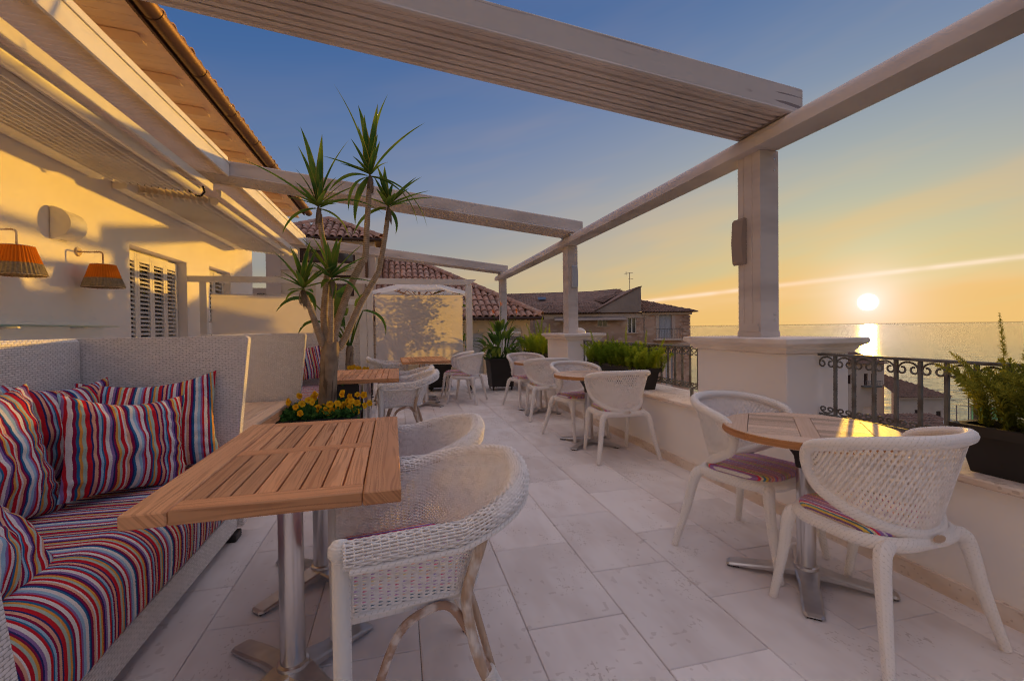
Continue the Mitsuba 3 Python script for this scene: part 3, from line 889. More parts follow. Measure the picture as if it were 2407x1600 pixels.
# ------------------------------------------------------------------ lamps, speakers and shelf on the house wall
def wall_lamp(y, label):
    k = thing('wall_lamp', label, 'lamp', 'orange shaded lamps on the cream wall')
    z = 2.135
    put(k, shp(lathe([(0.0001, .02), (.045, .018), (.052, .006), (.052, 0)], 20), 'bamboo', smooth=40), at(XW + .001, y, z).rotate([0, 1, 0], 90))
    a = V(XW + .02, y, z)
    c = V(XW + .235, y, z)
    part(k, 'arm', tube(bez(a, a + V(.10, 0, .0), c + V(-.03, 0, .002), c + V(-.004, 0, -.012), c + V(0, 0, -.04), c + V(0, 0, -.13), n=8), 0.0085, 8), 'bamboo', smooth=True)
    n = 40
    zt, zm, zb = 1.995, 1.845, 1.745

    def pleated(z0, r0, z1, r1, rows=5):
        ang = np.linspace(0, 2 * np.pi, 2 * n + 1)
        P, uv = [], []
        for q in np.linspace(0, 1, rows):
            r = (r0 + (r1 - r0) * q) * (1 + 0.018 * np.where(np.arange(2 * n + 1) % 2, 1, -1))
            P.append(np.stack([c[0] + r * np.cos(ang), c[1] + r * np.sin(ang), np.full_like(ang, z0 + (z1 - z0) * q)], -1))
            uv.append(np.stack([np.arange(2 * n + 1) / 2.0, np.full(2 * n + 1, q)], -1))
        return grid(np.array(P).transpose(1, 0, 2), uv=np.array(uv).transpose(1, 0, 2))
    part(k, 'lamp_shade', pleated(zt, .112, zm, .158), 'shade_orange')
    part(k, 'shade_border', pleated(zm - .0005, .159, zb, .190), 'shade_grey')
    ring = lambda r, z: tube([c + V(r * math.cos(t), r * math.sin(t), z - c[2]) for t in np.linspace(0, 2 * math.pi, 25)[:-1]], .003, 5, closed=True)
    part(k, 'shade_ring', ring(.112, zt), 'bamboo')
    part(k, 'shade_ring', ring(.188, zb), 'bamboo')
    part(k, 'shade_spoke', tube([c + V(-.112, 0, zt - c[2]), c + V(.112, 0, zt - c[2])], .003, 5), 'bamboo')


wall_lamp(6.02, 'orange pleated wall lamp with grey border nearer the shutters')
wall_lamp(4.84, 'orange pleated wall lamp cut by the left edge of the photo')

SC = thing('wall_speaker', 'white half round speaker high on the cream wall above the lamps', 'speaker')
_d = [(0, -.165)] + [(.175 * math.cos(a), .165 * math.sin(a)) for a in np.linspace(-math.pi / 2 + .1, math.pi / 2 - .1, 22)] + [(0, .165)]
_d = sg.Polygon(_d)
put(SC, shp(prism(_d.buffer(-.012), (XW + .0255, 5.66, 2.365), (1, 0, 0), (0, 0, 1), (0, .20, 0)), 'white_paint', smooth=35))
part(SC, 'front_panel', prism(_d, (XW + .0135, 5.60, 2.365), (1, 0, 0), (0, 0, 1), (0, .0595, 0)), 'white_paint', smooth=35)
part(SC, 'bracket', box(XW + .001, XW + .013, 5.63, 5.84, 2.20, 2.26, .004), 'white_paint')

SH = thing('glass_shelf', 'thin green glass shelf fixed to the cream wall below the lamps', 'shelf')
put(SH, shp(box(XW + .004, XW + .16, 4.2, 6.44, 1.309, 1.321, 0.001), 'shelf_glass'))
for yy in (5.0, 5.9):
    part(SH, 'bracket', box(XW + .001, XW + .13, yy - .02, yy + .02, 1.286, 1.308, .004), 'steel')


def post_speaker(y, label, side):
    k = thing('post_speaker', label, 'speaker', 'slim speakers fixed on the pergola posts')
    o = sg.Polygon([(0, -.17), (.022, -.175), (.036, -.155), (.046, 0), (.036, .155), (.022, .175), (0, .17)])
    if side == 'x':
        put(k, shp(prism(o, (2.548, y - .04, 1.865), (-1, 0, 0), (0, 0, 1), (0, .11, 0)), 'render_grey', smooth=25))
        part(k, 'bracket', box(2.5485, 2.5495, y - .03, y + .03, 1.80, 1.93, 0), 'steel')
    else:
        put(k, shp(prism(o, (2.60, y - .001, 2.02), (0, -1, 0), (0, 0, 1), (.095, 0, 0)), 'shutter_grey', smooth=25))


post_speaker(2.95, 'narrow dark speaker on the far side face of the nearest post', 'x')
post_speaker(6.64, 'small grey speaker on the front of the second post', 'y')
DP = thing('drain_pipe', 'short white pipe lying on the cap of the middle pedestal behind the post', 'pipe')
put(DP, shp(tube(bez((2.62, 6.99, 1.185), (2.75, 6.98, 1.187), (2.86, 6.97, 1.187), (2.915, 6.968, 1.17), (2.935, 6.966, 1.10), (2.937, 6.966, 0.6), n=8), .04, 12), 'white_paint', smooth=True))


# ------------------------------------------------------------------ wrought iron railing in the bays between pedestals
def railing(y0, y1, label, first=None):
    k = thing('iron_railing', label, 'railing', 'iron railings on the parapet')
    X = 2.65
    put(k, shp(box(X - .016, X + .016, y0, y1, 1.030, 1.046, .003), 'iron'))
    part(k, 'bottom_rail', box(X - .008, X + .008, y0, y1, .648, .660, .002), 'iron')
    ys = np.arange(first if first is not None else y1 - .006, y0, -.12)
    bar = shp(box(X - .009, X + .009, -.009, .009, .661, 1.0295, .002), 'iron')
    for yy in ys: put(sub(k, 'baluster'), bar, T().translate([0, float(yy), 0]))

    def scroll(s, top):
        # arch joined to the bar with its ends curled inward
        a = np.radians(np.linspace(90, 0, 10))
        yv, zv = .051 * np.cos(a), .040 * np.sin(a)
        b = np.radians(np.linspace(0, -285, 22))[1:]
        rs = np.linspace(.0215, .0135, 21)
        yv = np.concatenate([yv, .0295 + rs * np.cos(b)]); zv = np.concatenate([zv, rs * np.sin(b) * 1.0])
        return np.stack([np.zeros_like(yv), s * yv, top * zv], -1)
    arch = [scroll(s, 1) for s in (-1, 1)]
    m_top = join(*[tube(a + V(X, 0, .982), .0055, 5)[:2] for a in arch])
    m_bot = join(*[tube(np.stack([0 * a[:, 0], a[:, 1] * .8, -a[:, 2] * .62], -1) + V(X, 0, .690), .0055, 5)[:2] for a in arch])
    st, sb = shp(m_top, 'iron', smooth=True), shp(m_bot, 'iron', smooth=True)
    for a, b in zip(ys[:-1], ys[1:]):
        if len(ys) < 40 or True:
            put(sub(k, 'scroll'), st, T().translate([0, float((a + b) / 2), 0]))
            put(sub(k, 'scroll'), sb, T().translate([0, float((a + b) / 2), 0]))
    for yy in np.arange(y1 - .35, y0, -1.1):
        part(k, 'foot', box(X - .012, X + .012, yy - .014, yy + .014, .5725, .647, .003), 'iron')
    return k


railing(0.35, 2.412, 'grey iron railing with scrolls beside the nearest round table, facing the sun', 2.403)
railing(3.285, 6.279, 'grey iron railing with scrolls behind the clipped green hedge planter')
railing(7.201, 11.149, 'far iron railing mostly hidden behind ferns and tall plants')

# ------------------------------------------------------------------ booth sofas of woven wicker
def pillow(w=.50, h=.46, t=.17, n=44, seed=0, uoff=0.0):
    """A stuffed square pillow in the xz plane, facing +y, with puckered seams."""
    a = np.linspace(-1, 1, n)
    U, Wv = np.meshgrid(a, a, indexing='ij')
    prof = np.clip((1 - np.abs(U) ** 2.3) * (1 - np.abs(Wv) ** 2.3), 0, 1) ** 0.62
    x = U * w / 2 * (1 - 0.10 * (1 - Wv ** 2) ** 1.3); z = Wv * h / 2 * (1 - 0.11 * (1 - U ** 2) ** 1.3)
    q = np.stack([x * 9, z * 9, 0 * x + seed * 3.1], -1)
    wr = (meshkit.fbm(q, octaves=3, seed=seed) - .5)
    edge = np.maximum(np.abs(U), np.abs(Wv))
    ruck = np.sin(x * 88 + seed + 9 * wr) * np.clip(np.abs(Wv) - .45, 0, 1) * .020 + np.sin(z * 80 + 2 * seed + 9 * wr) * np.clip(np.abs(U) - .45, 0, 1) * .020
    crease = .012 * np.sin((x * .8 + z) * 34 + 5 * wr + seed) * np.exp(-((z + .09 + .25 * x * np.sin(seed)) / .07) ** 2) * np.clip(1.1 - edge, 0, 1)
    ms = []
    for s in (1, -1):
        y = s * (t / 2 * prof * (1 + .75 * wr) + crease + ruck * np.clip(1.05 - edge, 0, .2) * 5 * .8)
        dz = -.014 * prof * np.abs(U)
        P = np.stack([x + .018 * wr + .02 * np.sin(z * 7 + seed) * (1 - U ** 2), y, z + dz - .03 * (1 - U ** 2) * np.clip(Wv, 0, 1)], -1)
        uv = np.stack([x + .014 * wr * (1 - .3 * edge) + .003 * crease / .012 + uoff, z], -1)
        ms.append(grid(P, uv=uv, flip=(s > 0)))
    hem = []
    return join(*ms)


def orient(center, face, roll=0, lean=0):
    """Matrix for a pillow: face = heading (deg from +y, clockwise) of its front, leaned back, rolled in its own plane."""
    return T().translate([float(v) for v in center]).rotate([0, 0, 1], -float(face)).rotate([1, 0, 0], float(lean)).rotate([0, 1, 0], float(roll))


def booth(y0, y1, label, near_low, xb=-1.75, xf=-0.955):
    """Wicker booth: back panel along x = xb, end panels at y0 and y1, open toward +x."""
    k = thing('booth_sofa', label, 'sofa', 'high backed wicker booths along the left side')
    put(k, shp(box(xb - .075, xb + .03, y0 + .001, y1 - .001, .06, 1.205, .018), 'wicker_panel', smooth=40))

    def end(ya, yb, low):
        if not low:
            pf = [(xb - .072, .062), (xf + .03, .062), (xf - .002, .45), (xf + .03, .78), (xf + .072, 1.19), (xf + .06, 1.205), (xb - .072, 1.205)]
        else:
            pf = [(xb - .072, .062), (xf + .105, .062), (xf + .082, .42), (xf + .050, .655), (xf + .02, .675), (xf - .15, .80), (xb + .2, 1.13), (xb + .02, 1.205), (xb - .072, 1.205)]
        g = sg.Polygon(pf).buffer(-.012).buffer(.012, quad_segs=4)
        return prism(g, (0, ya, 0), (1, 0, 0), (0, 0, 1), (0, yb - ya, 0))
    part(k, 'end_panel', end(y1 + .001, y1 + .055, False), 'wicker_panel', smooth=35)
    part(k, 'end_panel', end(y0 - .055, y0 - .001, near_low), 'wicker_panel', smooth=35)
    part(k, 'base_skirt', box(xb + .031, xf - .006, y0 + .001, y1 - .001, .045, .185, .01), 'wicker_panel')
    for xx in (xb + .05, xf - .03):
        for yy in (y0 + .07, y1 - .03):
            part(k, 'foot', box(xx - .04, xx + .04, yy - .05, yy + .05, 0.001, .044, .004), 'black_plastic')
    # seat cushion: striped cloth over a broad rounded front
    R = .15; top = .475
    px, pz = [xb + .034], [top - .03]
    px += [xb + .06]; pz += [top - .004]
    for q in np.linspace(xb + .12, xf - R, 14): px.append(q); pz.append(top)
    for a in np.linspace(5, 90, 16): px.append(xf - R + (R + .012) * math.sin(math.radians(a))); pz.append(top - R + R * math.cos(math.radians(a)))
    px += [xf + .012, xf + .008, xf + .0]; pz += [.26, .20, .187]
    px, pz = np.array(px), np.array(pz)
    ys = np.linspace(y0 + .003, y1 - .003, 120)
    q = np.stack(np.broadcast_arrays(px[:, None] * 3, ys[None] * 3, pz[:, None] * 3), -1)
    w = meshkit.fbm(q, octaves=3, seed=3) - .5
    e = np.clip(np.minimum(ys - y0, y1 - ys) / .07, 0, 1)[None]; e = np.sqrt(1 - (1 - e) ** 2)
    nrm = np.stack([np.gradient(pz), -np.gradient(px)], -1); nrm /= -np.linalg.norm(nrm, axis=1, keepdims=True)
    P = np.stack([px[:, None] + nrm[:, :1] * (.030 * w - .05 * (1 - e)), np.broadcast_to(ys[None], (len(px), 120)), pz[:, None] + nrm[:, 1:] * (.022 * w - .05 * (1 - e))], -1)
    L = np.concatenate([[0], np.cumsum(np.hypot(np.diff(px), np.diff(pz)))])
    uv = np.stack(np.broadcast_arrays(ys[None] + .014 * w + .05, L[:, None]), -1)
    part(k, 'seat_cushion', grid(P, uv=uv, flip=True), 'striped_cloth', smooth=True)
    return k


booth(1.30, 3.045, 'nearest wicker booth sofa with striped seat and five loose pillows', True)
booth(4.84, 6.95, 'farther wicker booth sofa partly hidden behind the yucca trunk', False)

PG = 'striped pillows lying in the booths'
for lab, cen, face, roll, lean, seed, size in (
        ('striped pillow in front, its stripes upright, leaning against the others', (-1.275, 2.57, .705), 127, -9, 18, 1, (.52, .48, .22)),
        ('large striped pillow leaning on the sofa back behind the front pillow', (-1.565, 2.13, .75), 99, -2, 17, 2, (.62, .58, .25)),
        ('striped pillow leaning in the far corner by the end panel', (-1.31, 2.87, .735), 163, 3, 15, 3, (.62, .53, .23)),
        ('striped pillow mostly hidden in the corner of the sofa back', (-1.60, 2.66, .76), 112, -4, 13, 4, (.52, .52, .20)),
        ('striped pillow slumped in the near corner at the lower left edge', (-1.28, 1.71, .60), 62, -32, 38, 5, (.54, .50, .21)),
        ('striped pillow standing in the farther booth beside the yucca trunk', (-1.22, 6.80, .80), 172, 4, 12, 6, (.54, .52, .18))):
    k = thing('pillow', lab, 'pillow', PG)
    put(k, shp(pillow(*size, seed=seed, uoff=seed * .37), 'striped_cloth', smooth=True), orient(cen, face, roll, lean))

# wooden side table between the two booths
k = thing('side_table', 'low teak side table between the two wicker booths', 'table')
for i in range(7):
    x0 = -1.76 + i * .108
    part(k, 'plank', board(x0, x0 + .105, 3.16, 4.735, .545, .570, 1), 'teak_pale')
part(k, 'apron', board(-1.035, -1.010, 3.20, 4.70, .47, .5445, 1), 'teak')
part(k, 'apron', board(-1.74, -1.036, 4.675, 4.70, .47, .5445, 0), 'teak')
for xx in (-1.70, -1.04):
    for yy in (3.24, 4.64): part(k, 'leg', board(xx - .03, xx + .0, yy - .03, yy + .03, .001, .469, 2), 'teak')


# ------------------------------------------------------------------ tables
def slat_table_proto(W=.75, Ln=1.24, h=.735, th=.042):
    """Slatted teak table: breadboard ends across x, three cross rails, slats along y in two fields; two steel columns."""
    P = Proto()
    z0, z1 = h - th, h
    e, g = .115, .0030
    for s, x0 in ((0, -W / 2), (1, W / 2 - e)):
        P.add('end_board', board(x0, x0 + e, -Ln / 2, Ln / 2, z0, z1, 1, .004), 'teak')
    xi0, xi1 = -W / 2 + e + .002, W / 2 - e - .002
    for yc, wd in ((-Ln / 2 + .0455, .085), (-.005, .075), (Ln / 2 - .0455, .085)):
        P.add('cross_rail', board(xi0, xi1, yc - wd / 2, yc + wd / 2, z0, z1, 0, .003), 'teak')
    n = 8
    for ya, yb in ((-Ln / 2 + .090, -.0445), (.0345, Ln / 2 - .090)):
        w = (xi1 - xi0) / n
        for i in range(n):
            P.add('slat', board(xi0 + i * w + g, xi0 + (i + 1) * w - g, ya, yb, z0 + .004, z1 - .0008, 1, .0025), 'teak')
    P.add('frame', join(box(-W / 2 + .05, W / 2 - .05, -.03, .03, z0 - .018, z0 - .0005, .002), box(-.03, .03, -Ln / 2 + .08, Ln / 2 - .08, z0 - .019, z0 - .001, .002)), 'steel')
    for yc in (-.345, .345):
        P.add('column', tube([(0, yc, .062), (0, yc, z0 - .012)], .041, 20), 'steel', smooth=40)
        P.add('collar', lathe([(.041, .075), (.052, .072), (.053, .055), (.0415, .054)], 20), 'steel', smooth=30)
        # cross shaped foot with four sloping arms
        for q in range(4):
            a = q * 90 + 45
            arm = pedestal_arm(.34)
            P.add('foot_arm', move(move(arm, rotz(a)), None, (0, yc, 0)), 'steel_brushed')
            P.add('foot_pad', move(move(box(.29, .335, -.028, .028, .0005, .012, .003), rotz(a)), None, (0, yc, 0)), 'black_plastic')
    # collars sit on their columns
    out = []
    ci = 0
    for kk, s in P.items:
        if kk.startswith('collar'):
            yc = (-.345, .345)[ci]; ci += 1
            s = shp(move(lathe([(.0415, .078), (.052, .074), (.054, .058), (.0415, .050)], 20), None, (0, yc, 0)), 'steel', smooth=30)
        out.append((kk, s))
    P.items = out
    return P


def pedestal_arm(L=.34):
    s = [(.0, .0), (.04, .0), (.14, .0), (.24, .0), (L - .015, .0), (L, .0)]
    half = [.052, .052, .040, .042, .040, .028]
    top = [.066, .064, .046, .034, .022, .016]
    bot = [.040, .036, .026, .018, .011, .010]
    P = []
    for (x, _), w, t, b in zip(s, half, top, bot):
        P.append([(x, -w, b), (x, -w, t - .006), (x, -w + .008, t), (x, w - .008, t), (x, w, t - .006), (x, w, b), (x, -w, b)])
    v, f = grid(np.array(P, float), flip=False)
    n = 7
    base = (len(s) - 1) * n
    f2 = [[base, base + k, base + k + 1] for k in range(1, 5)]
    return v, np.vstack([f, f2])


ST = slat_table_proto()
TG = 'slatted teak tables with steel columns'
for lab, x, y, rz in (('near slatted teak table pushed up to the striped booth', -.385, 2.075, 0.8), ('slatted teak table behind the yucca planter', -.385, 5.46, 0),
                      ('far slatted teak table before the pale cloth screen', .40, 7.87, 1.5)):
    t = thing('teak_table', lab, 'table', TG)
    place(t, ST.items, at(x, y, 0, rz))


def round_table_proto(R=.365, h=.742, th=.036):
    """Round teak top: rim segments round a slatted square set diagonally; one column on a cross foot."""
    P = Proto()
    z0, z1 = h - th, h
    disc = sg.Point(0, 0).buffer(R, quad_segs=24)
    q = .245
    sq = sg.Polygon([(-q, -q), (q, -q), (q, q), (-q, q)])
    cross = [sg.box(-.03, -q, .03, q)]
    segs = []
    for k in range(4):
        wedge = sg.Polygon([(0, 0)] + [(2 * math.cos(a), 2 * math.sin(a)) for a in np.radians(np.linspace(45 + 90 * k, 135 + 90 * k, 9))])
        segs.append(disc.difference(sq.buffer(.002, join_style=2)).intersection(wedge).buffer(-.0015))

    def plank(g, axis):
        v, f = prism(g, (0, 0, z0), (1, 0, 0), (0, 1, 0), (0, 0, th))
        u = v[:, axis] + rng.random() * 40; w = v[:, 1 - axis] + .8 * v[:, 2] + rng.integers(0, 60)
        return v @ rotz(-45).T, f, np.stack([u, w], 1)
    for k, s in enumerate(segs):
        P.add('rim_segment', plank(s, 0 if k % 2 == 0 else 1), 'teak_pale')
    P.add('centre_rail', plank(sg.box(-.036, -q, .036, q), 1), 'teak_pale')
    n = 8
    for sx in (-1, 1):
        for i in range(n):
            y0 = -q + 2 * q * i / n + .002; y1 = -q + 2 * q * (i + 1) / n - .002
            x0, x1 = (.0385, q) if sx > 0 else (-q, -.0385)
            P.add('slat', plank(sg.box(x0, y0, x1, y1), 0), 'teak_pale')
    rim = lathe([(R - .012, z0 - .001), (R + .0012, z0 + .004), (R + .0012, z1 - .006), (R - .002, z1 - .002)], 64)
    P.add('rim_edge', (rim[0], rim[1], np.stack([np.arctan2(rim[0][:, 1], rim[0][:, 0]) * R, rim[0][:, 2] + 7], 1)), 'teak_edge', smooth=True)
    P.add('spider', join(box(-.17, .17, -.022, .022, z0 - .03, z0 - .001, .003), box(-.022, .022, -.17, .17, z0 - .029, z0 - .002, .003), lathe([(.10, z0 - .03), (.05, z0 - .11), (.043, z0 - .16)], 20)), 'black_plastic')
    P.add('column', tube([(0, 0, .062), (0, 0, z0 - .14)], .041, 24), 'steel', smooth=40)
    P.add('collar', lathe([(.0415, .078), (.052, .074), (.054, .058), (.0415, .050)], 20), 'steel', smooth=30)
    for k in range(4):
        P.add('foot_arm', move(pedestal_arm(.35), rotz(90 * k + 45)), 'steel_brushed')
        P.add('foot_pad', move(box(.29, .345, -.028, .028, .0005, .012, .003), rotz(90 * k + 45)), 'black_plastic')
    return P


RT = round_table_proto()
for lab, x, y, rz in (('nearest round teak table catching a patch of evening sun', 1.892, 1.785, 3), ('middle round teak table beside the hedge planter', 1.945, 4.50, -6),
                      ('farthest round teak table by the middle pedestal', 1.985, 6.40, -2)):
    t = thing('round_table', lab, 'table', 'round teak bistro tables along the parapet')
    place(t, RT.items, at(x, y, 0, rz))


# ------------------------------------------------------------------ bistro chairs: open woven shell on a round seat
def shell_xyz(t, w):
    """Backrest surface: t in [-1, 1] from one arm round the back to the other, w in [0, 1] from lower to upper edge."""
    t, w = np.broadcast_arrays(np.asarray(t, float), np.asarray(w, float))
    ph = t * np.radians(97)
    lo = .455 + .135 * np.abs(t) ** 2.0
    hi = .818 - .075 * np.abs(t) ** 2.5
    z = lo + (hi - lo) * w
    flare = (z - .44) / .36
    a = .208 + .098 * flare; b = .215 + .085 * flare
    x = a * np.sin(ph) * (1 + .0 * w)
    y = -b * np.cos(ph) * np.where(np.cos(ph) > 0, 1.0, 1.25) + .015
    return np.stack([x, y, z], -1)


def ribbon(path, nrm, wd, th):
    """A flat strip along the path: width wd, thickness th, lying across nrm."""
    p = np.asarray(path, float); t = np.gradient(p, axis=0); t /= np.linalg.norm(t, axis=1, keepdims=True)
    s = np.cross(t, nrm); s /= np.linalg.norm(s, axis=1, keepdims=True)
    P = np.stack([p + s * wd / 2 + nrm * th * .2, p + nrm * th, p - s * wd / 2 + nrm * th * .2, p - nrm * th], 1)
    P = np.concatenate([P, P[:, :1]], 1)
    return grid(P)


def bistro_proto():
    P = Proto()
    # frame tube round the edge of the shell
    tt = np.linspace(-.97, .97, 60)
    top = shell_xyz(tt, 1.0); bot = shell_xyz(tt[::-1], 0.0)
    side = lambda s: shell_xyz(np.full(6, s) + np.sign(s) * .035 * np.sin(np.linspace(0, np.pi, 6)), np.linspace(.96, .04, 6) if s > 0 else np.linspace(.04, .96, 6))
    loop = np.vstack([top, side(.985), bot, side(-.985)])
    for _ in range(3): loop = (loop + np.roll(loop, 1, 0) + np.roll(loop, -1, 0)) / 3
    P.add('back_frame', tube(loop, .0235, 10, closed=True), 'wicker_braid', smooth=True)
    # lattice of diagonal strands
    ms = []
    arc = .93
    n = 50
    hh = .30
    for fam in (1, -1):
        for i in range(-16, n + 16):
            w = np.linspace(.02, .98, 11)
            t = -1 + 2 * (i + .5) / n + fam * (w - .5) * (hh / arc) * 1.05
            ok = np.abs(t) < .975
            if ok.sum() < 3: continue
            t, w = t[ok], w[ok]
            p = shell_xyz(t, w)
            d = 1e-3
            nr = np.cross(shell_xyz(t + d, w) - p, shell_xyz(t, w + d) - p); nr /= np.linalg.norm(nr, axis=1, keepdims=True)
            p = p + nr * (.0011 * fam)
            ms.append(ribbon(p, nr, .0104, .0013))
    P.add('woven_back', join(*ms), 'wicker', smooth=True)
    # seat ring, seat web, pad
    r = rrect(.44, .42, .14, 8)
    xy = np.array(r.exterior.coords)[:-1]
    ring = np.stack([xy[:, 0], xy[:, 1] + .005, .430 + 0 * xy[:, 0]], -1)
    P.add('seat_frame', tube(ring, .027, 10, closed=True), 'wicker_braid', smooth=True)
    v, f = prism(r.buffer(-.01), (0, .005, .436), (1, 0, 0), (0, 1, 0), (0, 0, .008))
    P.add('seat_web', (v, f, v[:, :2].copy()), 'wicker_braid')
    g = rrect(.425, .40, .12, 8)
    ring = np.array(g.exterior.coords)[:-1]
    lay = []
    for sc, z in ((.90, .4465), (.985, .4495), (1.0, .459), (.985, .470), (.93, .478), (.75, .482), (.4, .484), (.02, .485)):
        lay.append(np.stack([ring[:, 0] * sc, ring[:, 1] * sc + .012, np.full(len(ring), z)], -1))
    G = np.array(lay).transpose(1, 0, 2)
    P.add('seat_pad', grid(G, closed_u=True, uv=np.stack([G[..., 0] + .22 + (G[..., 2] - .485) * .6, G[..., 1]], -1)), 'striped_pad', smooth=True)
    # tapered legs bending out of the seat corners
    for sx in (-1, 1):
        P.add('leg', tube(bez((sx * .12, .185, .428), (sx * .175, .190, .424), (sx * .206, .205, .385), (sx * .216, .226, .22), (sx * .226, .268, .004), n=7), np.interp(np.linspace(0, 1, 29), [0, .3, .5, 1], [.022, .028, .027, .0165]), 10), 'wicker_braid', smooth=True)
        P.add('leg', tube(bez((sx * .13, -.175, .428), (sx * .19, -.185, .424), (sx * .228, -.198, .385), (sx * .262, -.23, .20), (sx * .305, -.272, .004), n=7), np.interp(np.linspace(0, 1, 29), [0, .3, .5, 1], [.022, .029, .028, .0175]), 10), 'wicker_braid', smooth=True)
    e = sg.Point(0, 0).buffer(.02, quad_segs=8)
    b = prism([(1.5 * x, .62 * y) for x, y in np.array(e.exterior.coords)[:-1]], (0, -.236, .452), (1, 0, 0), (0, .18, 1), (0, -.004, 0))
    P.add('badge', b, 'bamboo')
    return P


BP = bistro_proto()
for lab, x, y, face in (('nearest white bistro chair seen from behind at the sunlit round table', 1.868, 1.455, -3),
                        ('white bistro chair turned toward the camera beyond the nearest round table', 1.865, 2.10, 162),
                        ('white bistro chair seen from behind at the middle round table', 2.02, 4.01, 2),
                        ('white bistro chair with its back to the pedestals behind the middle round table', 1.965, 4.86, 167),
                        ('white bistro chair seen from behind at the farthest round table', 1.96, 5.99, 2),
                        ('white bistro chair beyond the farthest round table near the big pot', 1.945, 6.93, 172),
                        ('white bistro chair with red pad on the right of the far slatted table', 1.09, 7.66, 297),
                        ('white bistro chair beside the cloth screen, half hidden by its neighbour', 1.02, 8.28, 285)):
    c = thing('bistro_chair', lab, 'chair', 'white woven bistro chairs')
    place(c, BP.items, at(x, y, 0, -face))


# ------------------------------------------------------------------ wicker armchairs on bamboo legs
def arm_xyz(t, w):
    """Tub shell: t in [-1, 1] round the back from one front post to the other; w 0..1 up the shell, 1..1.45 over the rolled rim."""
    t, w = np.broadcast_arrays(np.asarray(t, float), np.asarray(w, float))
    s = np.abs(t)
    q = np.clip((.70 - s) / .70, 0, 1)
    ang = np.clip(s / .70, 0, 1) * np.pi / 2
    wc = np.clip(w, 0, 1)
    ax = .250 + .050 * wc; by = .120 + .130 * wc ** 1.3
    xr = np.where(s < .70, ax * np.sin(ang) ** .92, ax)
    yr = np.where(s < .70, -.02 - by * np.cos(ang) ** .92, -.02 + (s - .70) / .30 * .315)
    ztop = .655 + .100 * q ** .8
    zlow = .445 - .02 * q
    z = zlow + (ztop - zlow) * wc
    # outward roll
    r = .032
    a = np.clip((w - 1) / .45, 0, 1) * np.radians(250)
    out = r * (1 - np.cos(a)); up = r * np.sin(a)
    nx = np.where(s < .70, np.sin(ang), 1.0); ny = np.where(s < .70, -np.cos(ang), 0.0)
    return np.stack([np.sign(t + 1e-12) * (xr + out * nx), yr + out * ny, z + up], -1)


